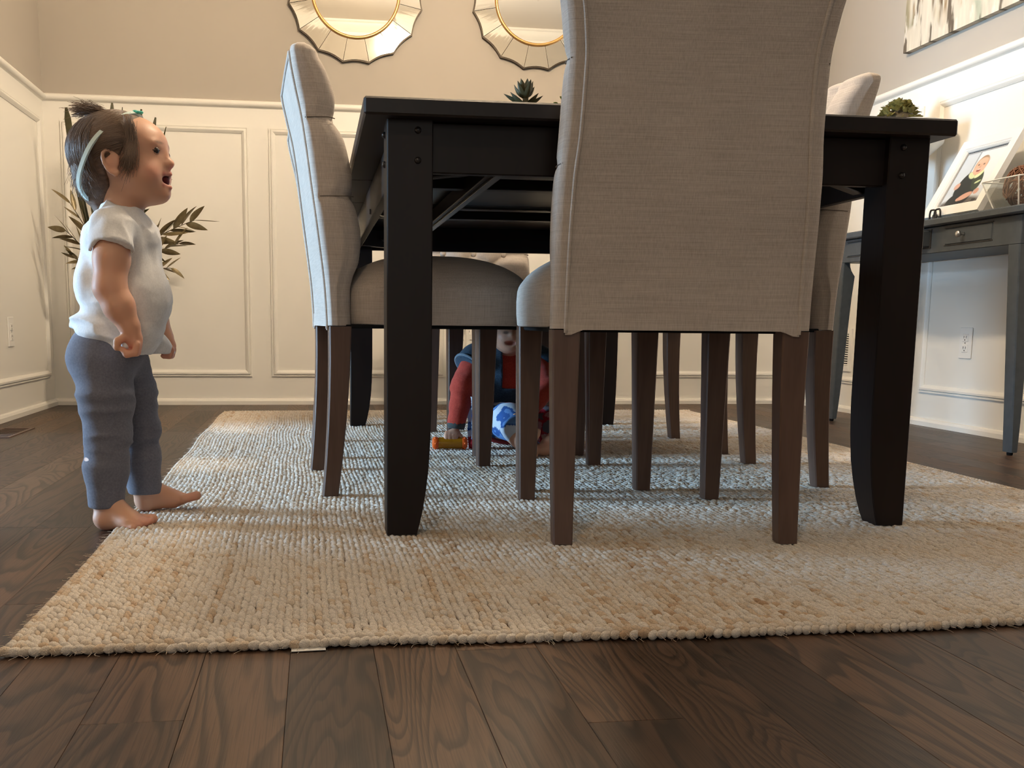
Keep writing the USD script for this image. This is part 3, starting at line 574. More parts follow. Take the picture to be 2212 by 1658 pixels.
# ------------------------------------------------------------------ scalloped mirrors on the back wall
def make_mirror(loc, label):
    m = thing('scalloped_mirror', label, 'mirror', loc, 0, 'scalloped round mirrors on the back wall')
    N, R, r0, r1 = 16, .297, .187, .196
    def edge(k, t, R_):                                   # outer edge between vertex k and k+1, bowed inwards
        a0, a1 = (k - .5) * 2 * np.pi / N, (k + .5) * 2 * np.pi / N
        p0, p1 = np.array([math.sin(a0), -math.cos(a0)]) * R_, np.array([math.sin(a1), -math.cos(a1)]) * R_
        p = p0 + (p1 - p0) * t; nrm = np.array([math.sin((a0 + a1) / 2), -math.cos((a0 + a1) / 2)])
        return p - nrm * .0085 * math.sin(np.pi * t)
    out = np.array([edge(k, t, R + .006) for k in range(N) for t in np.linspace(0, 1, 8)[:-1]])
    P = np.stack([np.stack([out[:, 0], np.full(len(out), y), out[:, 1]], 1) for y in (0, -.018)])
    obj('bronze_backing', grid_mesh(P, closed_v=True, cap0=True, cap1=True), M['bronze'], m, smooth=20)
    for k in range(N):
        ts = np.linspace(0.012, .988, 7); o = np.array([edge(k, t, R) for t in ts])
        a = (k - .5 + ts) * 2 * np.pi / N; i = np.stack([np.sin(a), -np.cos(a)], 1) * r1
        f = np.array([np.stack([i[:, 0], np.full(7, -.0224), i[:, 1]], 1), np.stack([o[:, 0], np.full(7, -.0208), o[:, 1]], 1)])
        bk = f.copy(); bk[:, :, 1] = -.016
        ring = np.concatenate([f[0], f[1][::-1]]); ringb = np.concatenate([bk[0], bk[1][::-1]])
        top = grid_mesh(f); side = grid_mesh(np.stack([ring, ringb]), closed_v=True); v = cat_([top, side])
        obj('mirror_facet', v, M['mirror_facet'], m, smooth=False)
    a = np.linspace(0, 2 * np.pi, 64, endpoint=False)
    pts = np.stack([np.cos(a) * .1915, np.full(64, -.0255), np.sin(a) * .1915], 1); obj('gold_bead', tube(pts, .0072, 8, closed=True), M['gold'], m, smooth=True)
    disc = np.array([np.stack([np.cos(a) * rr, np.full(64, -.0245), np.sin(a) * rr], 1) for rr in (.188, .001)]); dd = grid_mesh(disc, closed_v=True)
    obj('mirror_disc', dd, M['mirror'], m, smooth=False)
    return m
make_mirror((.190, YB, 1.830), 'round scalloped mirror above the left of the tabletop, with a bright lamp glint')
make_mirror((1.014, YB, 1.836), 'round scalloped mirror partly hidden behind the near chair back')

# ------------------------------------------------------------------ abstract canvas on the right wall
pt = thing('abstract_painting', 'abstract canvas of vertical cream, tan and sage strokes on the right wall', 'painting', (XR, 3.10, 1.472))
ny, nz = 330, 150; Y = np.linspace(-.805, .805, ny); Zc = np.linspace(0, .80, nz); yy, zz = np.meshgrid(Y, Zc, indexing='ij')
def F(a, b, sd, o=4): return meshkit.fbm(np.stack([yy * a + 40, zz * b + 10, 0 * yy], -1), o, sd)
col = np.zeros(yy.shape + (3,)); col[:] = (.62, .52, .38)
def lay(mask, c):
    global col
    mask = np.clip(mask, 0, 1)[..., None]; col = col * (1 - mask) + np.array(c) * mask
lay((F(16, 2.2, 1) - .50) * 14, (.44, .31, .19)); lay((F(22, 3.5, 2) - .54) * 16, (.72, .66, .52)); lay((F(26, 2.0, 11) - .52) * 15, (.36, .25, .14)); lay((F(44, 3.0, 12) - .55) * 15, (.80, .74, .62)); lay((F(13, 1.6, 3) - .55) * 14, (.37, .33, .21))
lay((F(30, 3, 4) - .60) * 18, (.20, .14, .085)); lay((F(9, 3.5, 5) + .50 * (.20 - zz) / .2 - .62) * 12, (.78, .70, .57))
lay(np.clip(((.40 - yy) * 30), 0, 1) * np.clip((yy - .28) * 30, 0, 1) * (F(14, 5, 6) - .40) * 10, (.50, .52, .40)); lay((F(34, 9, 7) - .64) * 20, (.84, .78, .68)); lay((F(40, 5, 8) - .66) * 20, (.16, .125, .09))
P = np.stack([np.full(yy.shape, -.028), yy, zz], -1); g = grid_mesh(P); 
col = np.clip(col * .74 * (.80 + .40 * F(70, 6, 9))[..., None], 0, 1)
obj('canvas_front', (P.reshape(-1, 3), g.faces), M['canvas'], pt, smooth=False, tint=col.reshape(-1, 3))
def canvas_edge(cols, pts0, pts1):
    E = np.stack([pts0, pts1]); g = grid_mesh(E); obj('canvas_edge', (E.reshape(-1, 3), g.faces), M['canvas'], pt, smooth=False, tint=np.vstack([cols, cols]) * .75)
canvas_edge(col[:, 0], P[:, 0], P[:, 0] + (.026, 0, 0)); canvas_edge(col[:, -1], P[:, -1], P[:, -1] + (.026, 0, 0)); canvas_edge(col[0], P[0], P[0] + (.026, 0, 0)); canvas_edge(col[-1], P[-1], P[-1] + (.026, 0, 0))
for y in (-.78, .78): obj('stretcher_bar', box(-.026, -.0005, y - .02, y + .02, .005, .795, .001), M['white_frame'], pt)

# ------------------------------------------------------------------ console table on the right wall
CT = .747; CF = 2.085
co = thing('console_table', 'grey-blue painted console table with drawers against the right wall', 'console table', (0, 0, 0))
obj('console_top', box(2.06, 2.360, 2.735, 3.875, CT - .024, CT, .004), M['console'], co)
obj('console_apron', box(CF + .002, 2.345, 2.775, 3.815, .6345, CT - .0245, .002), M['console'], co)
def console_leg(fx, sx, y0, y1, yb0, yb1):
    """fx outer x face, sx direction inwards; the inner side steps in under a shoulder and tapers to the foot."""
    zs = np.array([.010, .015, .10, .20, .36, .50, .565, .583, .592, .605, .620, .6345]); wx = np.array([.021, .023, .029, .034, .041, .047, .052, .053, .046, .037, .031, .029]); P = []
    for z, w in zip(zs, wx):
        u = z / .6345; ya, yb_ = yb0 + (y0 - yb0) * u, yb1 + (y1 - yb1) * u; a, b = sorted((fx, fx + sx * w)); c = .003
        P.append([(a + c, ya, z), (b - c, ya, z), (b, ya + c, z), (b, yb_ - c, z), (b - c, yb_, z), (a + c, yb_, z), (a, yb_ - c, z), (a, ya + c, z)])
    return grid_mesh(np.array(P), closed_v=True, cap0=True, cap1=True)
for fx, sx in ((CF, 1), (2.35, -1)):
    for (y0, y1, b0, b1) in ((2.776, 2.828, 2.735, 2.776), (3.786, 3.838, 3.806, 3.847)):
        lg = obj('leg', console_leg(fx, sx, y0, y1, b0, b1), M['console'], co, smooth=30)
        obj('foot_glide', lathe([(0, 0), (.008, 0), (.009, .004), (.009, .011), (0, .011)], 14, (fx + sx * .011, (b0 + b1) / 2, 0)), M['black_cloth'], lg)
for y0, y1, out, knobs in ((2.905, 3.145, 0, True), (3.225, 3.455, .034, False), (3.535, 3.765, 0, True)):
    dr = obj('drawer', box(CF - .0005 - out, CF + .03, y0, y1, .656, .7115, .004), M['console'], co)
    for z in (.6553, .7122): obj('drawer_gap', box(CF - .0004, CF + .004, y0 - .0015, y1 + .0015, z - .0013, z + .0013, 0), M['console_dark'], dr)
    if out:
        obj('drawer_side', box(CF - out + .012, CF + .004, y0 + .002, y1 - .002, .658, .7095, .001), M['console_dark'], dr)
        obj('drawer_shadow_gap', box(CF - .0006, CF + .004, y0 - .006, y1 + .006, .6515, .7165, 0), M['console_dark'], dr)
    if knobs or out:
        yc = (y0 + y1) / 2 + (.018 if y0 < 3 else -.045 if y0 > 3.5 else 0); obj('knob', xf(lathe([(0, 0), (.006, 0), (.0045, .004), (.004, .011), (.0065, .015), (.0105, .018), (.0115, .022), (.0095, .026), (.004, .0275), (0, .0278)], 22), (CF - out, yc, .685), ry=-90), M['nickel'], dr, smooth=True)

# framed photo leaning on a black scroll easel
FL = math.degrees(math.atan(.545)); FY = 3.222
ff = thing('photo_frame', 'white picture frame with a baby photo leaning on a black easel on the console', 'picture frame', (2.152, FY, CT + .012))
def lean(m): return xf(m, (0, 0, 0), ry=FL)
inn = (-.1065, .1035, .034, .258)
obj('frame_border', lean(frame_sweep((-.158, .150, 0, .305), [(0, 0), (0, .020), (.034, .020), (.037, .016), (.040, .0165), (.0435, .010), (.0435, 0)], lambda u, v, h: (-h + .004, u, v))), M['white_frame'], ff, smooth=20)
obj('frame_back', lean(box(.000, .004, -.150, .142, .006, .298, 0)), M['espresso'], ff)
# the print: a laughing baby in a dark jacket with a pale collar on a grey-blue ground
nu, nv = 130, 140; U, V = np.meshgrid(np.linspace(0, 1, nu), np.linspace(0, 1, nv), indexing='ij')      # u: left to right as seen, v: bottom to top
c = np.zeros((nu, nv, 3)); c[:] = (.56, .61, .66)
def blob(cx, cy, rx, ry, colr, soft=.10, rot=0):
    global c
    a = math.radians(rot); dx, dy = U - cx, V - cy; x, y = dx * math.cos(a) + dy * math.sin(a), -dx * math.sin(a) + dy * math.cos(a)
    m_ = np.clip((1 - np.hypot(x / rx, y / ry)) / soft + .5, 0, 1)[..., None]; c = c * (1 - m_) + np.array(colr) * m_
def bar(u0, u1, v0, v1, colr):
    global c
    m_ = ((U > u0) & (U < u1) & (V > v0) & (V < v1))[..., None]; c = np.where(m_, np.array(colr), c)
bar(.33, .37, .52, 1, (.30, .34, .37)); bar(.37, 1, .35, 1, (.74, .76, .78)); blob(.5, .02, .62, .16, (.10, .09, .085), .3)
DK, SK, PK = (.016, .018, .016), (.66, .40, .27), (.58, .33, .25)
blob(.50, .34, .24, .30, DK); blob(.34, .42, .13, .22, DK, .1, -25); blob(.66, .46, .12, .20, (.03, .045, .022), .1, 25); blob(.40, .15, .27, .14, DK, .1, 8); blob(.30, .07, .16, .08, DK)
blob(.20, .40, .07, .055, PK, .2, 20); blob(.56, .19, .17, .055, PK, .2, 14); blob(.80, .25, .06, .05, PK, .2); blob(.42, .15, .05, .03, PK, .2)
blob(.44, .56, .10, .05, (.62, .68, .38), .2, -28); blob(.62, .56, .10, .05, (.66, .72, .42), .2, 28); blob(.70, .42, .07, .02, (.50, .58, .32), .2, 15)
blob(.54, .73, .155, .165, (.30, .20, .125), .06); blob(.54, .705, .150, .150, SK, .08); blob(.47, .66, .06, .05, (.72, .45, .33), .8); blob(.62, .66, .06, .05, (.72, .45, .33), .8); blob(.54, .80, .13, .05, (.70, .46, .33), .8)
for e in (.475, .605): blob(e, .735, .022, .013, (.09, .055, .04), .3)
blob(.54, .695, .020, .022, (.60, .34, .24), .6); blob(.54, .632, .052, .026, (.30, .07, .06), .2, 0); blob(.54, .650, .036, .008, (.80, .74, .68), .3)
bar(.0, .018, 0, 1, (.42, .44, .46)); bar(.975, 1, 0, 1, (.24, .24, .25)); bar(0, 1, .975, 1, (.33, .34, .36)); bar(.80, .90, .03, .12, (.02, .018, .016))
uu = inn[1] + (inn[0] - inn[1]) * (1 - U); uu = inn[0] + (inn[1] - inn[0]) * (1 - U)        # seen from the room, +y is to the left
P = np.stack([np.full(U.shape, -.0012), uu, inn[2] + V * (inn[3] - inn[2])], -1); g = grid_mesh(P); R_ = trimesh.Trimesh(P.reshape(-1, 3), g.faces, process=False)
obj('photo_print', lean(R_), M['print'], ff, smooth=False, tint=c.reshape(-1, 3), label='colour photo of a laughing baby in a dark jacket')
ea = thing('plate_easel', 'small black iron scroll easel holding the picture frame on the console', 'easel', (2.152, FY, CT))
def scroll(s, yc):
    t = np.linspace(0, 1, 40); pts = []
    w, h = .036, .036
    base_ = [(0, 0), (0, h * .55), (.15, h * .86), (.45, h), (1.0, h), (1.5, h * .95), (1.85, h * .7), (1.9, h * .4), (1.65, h * .16), (1.3, h * .16), (1.15, h * .36), (1.3, h * .5), (1.48, h * .42)]
    q = np.array(base_); tt = np.linspace(0, len(q) - 1, 60); y = PCH(range(len(q)), q[:, 0])(tt) * w * .5; z = PCH(range(len(q)), q[:, 1])(tt)
    return np.stack([np.full(60, -.028), yc + s * (.029 - y), z + .004], 1)
for s in (1, -1):
    obj('scroll', tube(scroll(s, .045 + s * .001 + (.0 if s > 0 else 0)), .0032, 8), M['iron'], ea, smooth=True)
for y in (-.055, .10):
    obj('foot_bar', tube([(-.028, y, .0045), (.02, y, .0045), (.055, y, .0045), (.12, y, .0045)], .0032, 8), M['iron'], ea, smooth=True)
obj('back_strut', tube([(.12, .02, .0045), (.105, .02, .10), (.10, .02, .17)], .0032, 8), M['iron'], ea, smooth=True); obj('cross_bar', tube([(.12, -.055, .0045), (.12, .10, .0045)], .0032, 8), M['iron'], ea, smooth=True)

# tapered clear glass bowl with a rattan ball
glass = usdkit.material(stage, LK + 'clear_glass', {'t': ('transparent_bsdf', {'color': (.95, .965, .955)}), 'g': ('glossy_bsdf', {'color': (1, 1, 1), 'roughness': .02}), 'x': ('mix_closure', {'fac': .10})},
                        [('t.BSDF', 'x.closure1'), ('g.BSDF', 'x.closure2')], surface='x.closure')
bw = thing('glass_bowl', 'tapered square clear glass bowl at the right end of the console', 'glass bowl', (2.215, 2.940, CT))
def sq(h, r=.008): return np.array([(h - r, -h, 0), (h, -h + r, 0), (h, h - r, 0), (h - r, h, 0), (-h + r, h, 0), (-h, h - r, 0), (-h, -h + r, 0), (-h + r, -h, 0)])
rows = [(sq(.062), 0), (sq(.095), .098), (sq(.0905), .0985), (sq(.058), .006)]
obj('bowl_wall', grid_mesh(np.array([q + (0, 0, z) for q, z in rows]), closed_v=True, cap0=True, cap1=True), glass, bw, smooth=False)
obj('rim', tube(np.array([q for q in sq(.0928, .01) + (0, 0, .0985)]), .0022, 6, closed=True), M['outlet'], bw, smooth=True)
for q0, q1 in ((0, 0), (2, 2), (4, 4), (6, 6)): obj('glass_edge', tube([sq(.0625)[q0] + (0, 0, .001), sq(.0945)[q1] + (0, 0, .098)], .0024, 6), M['outlet'], bw, smooth=True)
rb = thing('rattan_ball', 'brown woven rattan ball resting in the glass bowl', 'decorative ball', (2.215, 2.940, CT + .012))
M['rattan'] = mat('rattan', (.17, .070, .035), .6, .3, noise=((60, 60, 60), (.26, .12, .065), 2))
br = np.random.default_rng(5)
for k in range(44):
    n_ = br.normal(size=3); n_ /= np.linalg.norm(n_); a_ = np.cross(n_, [0, 0, 1.0]) + 1e-3; a_ /= np.linalg.norm(a_); b_ = np.cross(n_, a_); R = br.uniform(.060, .067); off = br.uniform(-.03, .03)
    t = np.linspace(0, 2 * np.pi, 36, endpoint=False); rr = math.sqrt(max(R ** 2 - off ** 2, 1e-4)); wob = 1 + .03 * np.sin(t * 2 + k)
    p = n_ * off + rr * wob[:, None] * (np.cos(t)[:, None] * a_ + np.sin(t)[:, None] * b_) + (0, 0, .067); obj('cane', tube(p, .0019, 5, closed=True), M['rattan'], rb, smooth=True)

# white pedestal bowl with greenery, behind the right end of the tabletop
M['ceramic'] = mat('white_ceramic', (.78, .755, .70), .22, .5)
pbw = thing('pedestal_bowl', 'white ceramic pedestal bowl on the console, seen past the table corner', 'bowl', (2.195, 3.615, CT))
obj('bowl', lathe([(0, .262), (.03, .258), (.10, .275), (.142, .315), (.152, .36), (.154, .388), (.146, .388), (.138, .36), (.10, .31), (.0, .30)], 40), M['ceramic'], pbw, smooth=40)
obj('pedestal', lathe([(0, 0), (.07, 0), (.072, .008), (.05, .018), (.024, .04), (.017, .10), (.015, .19), (.022, .245), (.034, .262), (0, .263)], 32), M['ceramic'], pbw, smooth=40)

def leaf_mesh(L, w, curl=.25, fold=.15, seg=8, tip=.7, thick=.0):
    """A leaf along +x, z up, with a fold down the middle and a droop."""
    t = np.linspace(0, 1, seg + 1); ww = w * np.sin(np.pi * np.clip(t, 0, 1) ** tip) ** .8; ww[-1] = w * .02; ww[0] = w * .12
    x = L * t; z = -curl * L * t ** 2; P = np.stack([np.stack([x, ww * s, z + fold * ww * abs(s)], 1) for s in (-1, -.5, 0, .5, 1)], 1)
    if not thick: return grid_mesh(P)
    Q = P.copy(); Q[..., 2] -= thick * np.sin(np.pi * np.clip(t, .05, .97))[:, None] * np.array([.25, .8, 1, .8, .25])[None]
    return cat_([grid_mesh(P), grid_mesh(Q[:, ::-1]), ])
def orient(m, loc, az, el, roll=0):
    R = trimesh.transformations.euler_matrix(math.radians(roll), -math.radians(el), math.radians(az), 'sxyz'); R[:3, 3] = loc; m = m.copy(); m.apply_transform(R); return m
def leafmat(name, c1, c2, rough=.45, trans=.25):
    n = {'oi': ('object_info', {}), 'g': ('geometry', {}), 'm': ('mapping', {'scale': (30, 30, 30)}), 'nz': ('noise_texture', {'scale': 1.0}), 'r': ('rgb_ramp', {'ramp': [(.3, c1), (.7, c2)]}),
         'p': ('principled_bsdf', {'roughness': rough, 'specular_ior_level': .4}), 't': ('translucent_bsdf', {}), 'x': ('mix_closure', {'fac': trans})}
    return usdkit.material(stage, LK + name, n, [('g.position', 'm.vector'), ('m.vector', 'nz.vector'), ('nz.fac', 'r.fac'), ('r.color', 'p.base_color'), ('r.color', 't.color'), ('p.BSDF', 'x.closure1'), ('t.BSDF', 'x.closure2')], surface='x.closure')
M['leaf_olive'] = leafmat('leaf_olive', (.13, .115, .028), (.23, .20, .065)); M['leaf_dark'] = leafmat('leaf_dark', (.036, .034, .012), (.070, .062, .024), .5, .12); M['leaf_bright'] = leafmat('leaf_bright', (.10, .15, .02), (.20, .25, .05))
M['leaf_bronze'] = mat('leaf_bronze', (.15, .115, .055), .3, .5, metallic=.35, noise=((40, 40, 40), (.23, .18, .095), 2)); M['stem'] = mat('plant_stem', (.055, .042, .022), .6)
gr = thing('greenery_mound', 'mound of small olive-green leaves in the white pedestal bowl', 'plant', (2.195, 3.650, CT + .345))
br = np.random.default_rng(8)
obj('moss_core', ball(.085, (0, 0, .040), 2, (.78, .78, .85)), M['stem'], gr, smooth=True)
for k in range(190):
    a, e = br.uniform(0, 2 * np.pi), br.uniform(.15, 1.5); q = np.array([math.cos(a) * math.cos(e) * .072, math.sin(a) * math.cos(e) * .072, math.sin(e) * .080 + .052])
    obj('leaf', orient(leaf_mesh(br.uniform(.022, .030), br.uniform(.0105, .014), .15, .2, 7, .62), q * .92, math.degrees(a) + br.uniform(-60, 60), math.degrees(e) + br.uniform(-50, 35), br.uniform(-40, 40)), M['leaf_olive'], gr, smooth=True)

# ------------------------------------------------------------------ plants on the table
def succulent(loc, label):
    s = thing('succulent', label, 'succulent', loc)
    obj('stem', tube([(0, 0, .0), (0, 0, .05), (.002, 0, .115)], (.012, .011, .006), 10), M['leaf_dark'], s, smooth=True)
    spec = [(172, 20, .056, .086), (186, 34, .046, .083), (6, 24, .050, .084), (352, 36, .040, .086), (158, 50, .044, .098), (24, 46, .040, .100), (205, 58, .046, .098), (100, 62, .050, .104), (60, 68, .048, .106), (290, 58, .050, .096), (345, 62, .040, .104), (190, 74, .044, .104)]
    for az, el, L, z in spec:
        m = leaf_mesh(L, .0095, -.10, .32, 10, .62, .006); obj('leaf', orient(m, (.004 * math.cos(math.radians(az)), .004 * math.sin(math.radians(az)), z), az, el), M['leaf_dark'], s, smooth=True)
    return s
tr = thing('centerpiece_tray', 'low white ceramic trough holding the table plants', 'tray', (.585, 2.60, TZ))
obj('trough', box(-.20, .20, -.075, .075, 0, .105, .006), M['ceramic'], tr, smooth=False)
obj('gravel', box(-.19, .19, -.066, .066, .105, .112, .003), M['stem'], tr)
succulent((.536, 2.60, TZ + .105), 'dark pointed succulent rising above the table edge left of the near chair')
sg = thing('sedum_plant', 'small bright green sedum cluster peeking out beside the near chair back', 'plant', (.648, 2.60, TZ + .105))
for k in range(46):
    a, e, r = br.uniform(0, 2 * np.pi), br.uniform(.1, 1.5), br.uniform(.012, .034); q = (math.cos(a) * math.cos(e) * r, math.sin(a) * math.cos(e) * r, .055 + math.sin(e) * r * 1.6)
    obj('leaf', orient(leaf_mesh(.016, .0075, .1, .3, 5, .9, .003), q, math.degrees(a), math.degrees(e) * .7), M['leaf_bright'], sg, smooth=True)
obj('stem', tube([(0, 0, 0), (0, 0, .06)], .012, 8), M['leaf_bright'], sg, smooth=True)

# ------------------------------------------------------------------ tall black vase with branches in the back left corner
VX, VY = -.845, 4.33
va = thing('floor_vase', 'tall black floor vase standing in the corner behind the toddler', 'vase', (VX, VY, 0))
M['vase'] = mat('black_vase', (.012, .011, .012), .25, .5)
obj('vase_body', lathe([(0, 0), (.085, 0), (.09, .01), (.105, .12), (.112, .26), (.105, .38), (.075, .47), (.055, .52), (.062, .545), (.056, .545), (.048, .52), (0, .50)], 36), M['vase'], va, smooth=40)
bq = thing('dried_arrangement', 'tall arrangement of long dark blades and bronze leaf sprays in the black vase', 'dried plant', (VX, VY, .50))
br = np.random.default_rng(21)
def blade(tipx, tipz, w, bend, dy=0.0):
    p0 = np.array([0, 0, 0.0]); p1 = np.array([tipx - VX, dy, tipz - .50]); t = np.linspace(0, 1, 18)[:, None]
    p = p0 + (p1 - p0) * t + np.array([bend, 0, 0]) * np.sin(np.pi * t) ** 1.0 * (1 - .3 * t); ww = w * np.clip(np.interp(t[:, 0], [0, .2, .7, .95, 1], [.35, .9, 1, .95, .35]), 0, 1)
    d = np.gradient(p, axis=0); d /= np.linalg.norm(d, axis=1, keepdims=True); sd = np.cross(d, [0, 1.0, 0]); sd /= np.linalg.norm(sd, axis=1, keepdims=True); az = br.uniform(-.6, .6); sd = sd * math.cos(az) + np.array([0, 1.0, 0]) * math.sin(az)
    P = np.stack([p - sd * ww[:, None], p + np.array([0, -.002, 0]), p + sd * ww[:, None]], 1); obj('blade', cat_([grid_mesh(P), grid_mesh((P + (0, .0012, 0))[:, ::-1])]), M['leaf_dark'], bq, smooth=True)
for a in ((-.992, 1.232, .014, -.03), (-.968, 1.10, .007, -.02), (-.868, 1.245, .011, -.01), (-.805, 1.25, .011, .0), (-.775, 1.245, .004, .01), (-.688, 1.225, .0095, .02), (-.645, 1.21, .009, .03), (-.602, 1.172, .004, .03), (-.905, 1.05, .013, -.01), (-.72, .99, .012, .01)):
    blade(*a, dy=br.uniform(-.05, .05))
def spray(base, tip, n, L, w, m=None, spread=40):
    base, tip = np.array(base) - (VX, VY, .50), np.array(tip) - (VX, VY, .50); t = np.linspace(0, 1, 12)[:, None]; root = np.array([0, 0, .05])
    p = root * (1 - t) ** 2 + 2 * base * t * (1 - t) + tip * t ** 2
    st = obj('branch', tube(p, np.linspace(.0032, .0012, 12), 6), M['stem'], bq, smooth=True)
    dr = tip - base; az0, el0 = math.degrees(math.atan2(dr[1], dr[0])), math.degrees(math.atan2(dr[2], np.hypot(dr[0], dr[1])))
    for k in range(n):
        u = .45 + .55 * (k + 1) / n; q = root * (1 - u) ** 2 + 2 * base * u * (1 - u) + tip * u ** 2; s = 1 if k % 2 else -1
        obj('leaf', orient(leaf_mesh(L * br.uniform(.75, 1.1), w * br.uniform(.8, 1.15), br.uniform(-.1, .3), .18, 8, .75), q, az0 + br.uniform(-25, 25), el0 + s * br.uniform(.3, 1) * spread, br.uniform(-70, 70)), m or M['leaf_bronze'], st, smooth=True)
spray((-.74, 4.33, .70), (-.50, 4.38, .80), 15, .105, .013); spray((-.72, 4.30, .64), (-.56, 4.34, .70), 9, .085, .012); spray((-.74, 4.36, .60), (-.60, 4.36, .60), 9, .08, .011, spread=55)
spray((-.90, 4.33, .72), (-.985, 4.33, .85), 5, .10, .013, spread=25); spray((-.92, 4.33, .66), (-1.0, 4.30, .74), 7, .085, .012); spray((-.80, 4.33, .72), (-.66, 4.36, .93), 7, .10, .011, M['leaf_dark']); spray((-.93, 4.36, .60), (-.99, 4.34, .64), 6, .07, .01)

# ------------------------------------------------------------------ people: signed distance bodies meshed as one continuous surface
class Field:
    def __init__(s, lo, hi, h):
        s.lo, s.h = np.array(lo, float), h; s.n = np.ceil((np.array(hi) - s.lo) / h).astype(int) + 1
        s.ax = [s.lo[i] + np.arange(s.n[i]) * h for i in range(3)]; s.D = np.full(s.n, 1.0, np.float32)
    def sub(s, lo, hi, pad):
        i0 = np.clip(np.floor((np.array(lo) - pad - s.lo) / s.h).astype(int), 0, s.n); i1 = np.clip(np.ceil((np.array(hi) + pad - s.lo) / s.h).astype(int) + 1, 0, s.n)
        sl = tuple(slice(a, b) for a, b in zip(i0, i1)); return sl, [s.ax[i][sl[i]].reshape([-1 if j == i else 1 for j in range(3)]) for i in range(3)]
    def mix(s, sl, d, k, cut=False):
        A = s.D[sl]
        if cut: A, d = A, -d; hh = np.clip(.5 - .5 * (d - A) / k, 0, 1); s.D[sl] = d * (1 - hh) + A * hh + k * hh * (1 - hh)
        else: hh = np.clip(.5 + .5 * (A - d) / k, 0, 1); s.D[sl] = A * (1 - hh) + d * hh - k * hh * (1 - hh)
    def cone(s, a, b, ra, rb, k=.008, cut=False):
        a, b = np.array(a, float), np.array(b, float); r = max(ra, rb); sl, X = s.sub(np.minimum(a, b), np.maximum(a, b), r + .03)
        ab = b - a; L2 = ab @ ab + 1e-12; t = np.clip(sum((X[i] - a[i]) * ab[i] for i in range(3)) / L2, 0, 1)
        d = np.sqrt(sum((X[i] - a[i] - t * ab[i]) ** 2 for i in range(3))) - (ra + (rb - ra) * t); s.mix(sl, d, k, cut)
    def ell(s, c, r, k=.012, rot=0, cut=False):
        """Ellipsoid; rot turns it about y (degrees)."""
        c, r = np.array(c, float), np.array(r, float); m = r.max(); sl, X = s.sub(c, c, m + .03); x, y, z = X[0] - c[0], X[1] - c[1], X[2] - c[2]
        if rot: q = math.radians(rot); x, z = x * math.cos(q) + z * math.sin(q), -x * math.sin(q) + z * math.cos(q)
        k0 = np.sqrt((x / r[0]) ** 2 + (y / r[1]) ** 2 + (z / r[2]) ** 2) + 1e-9; k1 = np.sqrt((x / r[0] ** 2) ** 2 + (y / r[1] ** 2) ** 2 + (z / r[2] ** 2) ** 2) + 1e-9
        s.mix(sl, k0 * (k0 - 1) / k1, k, cut)
    def chain(s, pts, rad, k=.008):
        for (a, b, ra, rb) in zip(pts[:-1], pts[1:], rad[:-1], rad[1:]): s.cone(a, b, ra, rb, k)
    def clip(s, f):
        """Keeps where f(x, y, z) <= 0."""
        X = [s.ax[i].reshape([-1 if j == i else 1 for j in range(3)]) for i in range(3)]; s.D = np.maximum(s.D, f(*X)).astype(np.float32)
    def wrinkle(s, amp, scale, seed, weight=None, ridge=False):
        near = np.argwhere(np.abs(s.D) < .02); p = s.lo + near * s.h
        q = meshkit.fbm(p * np.array(scale), 2 if ridge else 3, seed); d = amp * ((np.abs(q - .5) * 5 - .5) if ridge else (q - .5) * 2)
        if weight is not None: d = d * weight(p)
        s.D[tuple(near.T)] += d.astype(np.float32)
    def mesh(s, it=3):
        D = s.D; ins = D < 0; n = np.array(D.shape) - 1
        c = np.zeros(n, int)
        for a, b, e in np.ndindex(2, 2, 2): c += ins[a:a + n[0], b:b + n[1], e:e + n[2]]
        cells = np.argwhere((c > 0) & (c < 8)); idx = np.full(n, -1); idx[tuple(cells.T)] = np.arange(len(cells))
        acc = np.zeros((len(cells), 3)); cnt = np.zeros(len(cells))
        cor = list(np.ndindex(2, 2, 2)); val = {q: D[tuple((cells + q).T)] for q in cor}
        for q in cor:
            for ax in range(3):
                if q[ax] == 0:
                    w = list(q); w[ax] = 1; w = tuple(w); a, b = val[q], val[w]; m = (a < 0) != (b < 0); t = a[m] / (a[m] - b[m])
                    p = np.tile(np.array(q, float), (m.sum(), 1)); p[:, ax] += t; acc[m] += p; cnt[m] += 1
        v = s.lo + (cells + acc / cnt[:, None]) * s.h; F = []
        for ax in range(3):
            u, w = (ax + 1) % 3, (ax + 2) % 3; sh = [slice(None)] * 3; sh2 = [slice(None)] * 3; sh[ax] = slice(0, -1); sh2[ax] = slice(1, None)
            e = np.argwhere(ins[tuple(sh)] != ins[tuple(sh2)]); e = e[(e[:, u] > 0) & (e[:, w] > 0) & (e[:, u] < n[u]) & (e[:, w] < n[w])]
            fl = ins[tuple(e.T)]; du, dw = np.eye(3, dtype=int)[u], np.eye(3, dtype=int)[w]
            q = np.stack([idx[tuple((e - du - dw).T)], idx[tuple((e - dw).T)], idx[tuple(e.T)], idx[tuple((e - du).T)]], 1); q[~fl] = q[~fl][:, ::-1]; F.append(q)
        F = np.vstack(F); F = F[(F >= 0).all(1)]; f = np.vstack([F[:, [0, 1, 2]], F[:, [0, 2, 3]]])
        t = trimesh.Trimesh(v, f, process=False)
        t.remove_unreferenced_vertices(); v = np.array(t.vertices); e = t.edges_unique; dg = np.bincount(e.ravel(), minlength=len(v))[:, None]
        for k in range(it):
            for lam in (.55, -.30):
                m = np.zeros_like(v); np.add.at(m, e[:, 0], v[e[:, 1]]); np.add.at(m, e[:, 1], v[e[:, 0]]); v = v + lam * (m / np.maximum(dg, 1) - v)
        t.vertices = v; return t
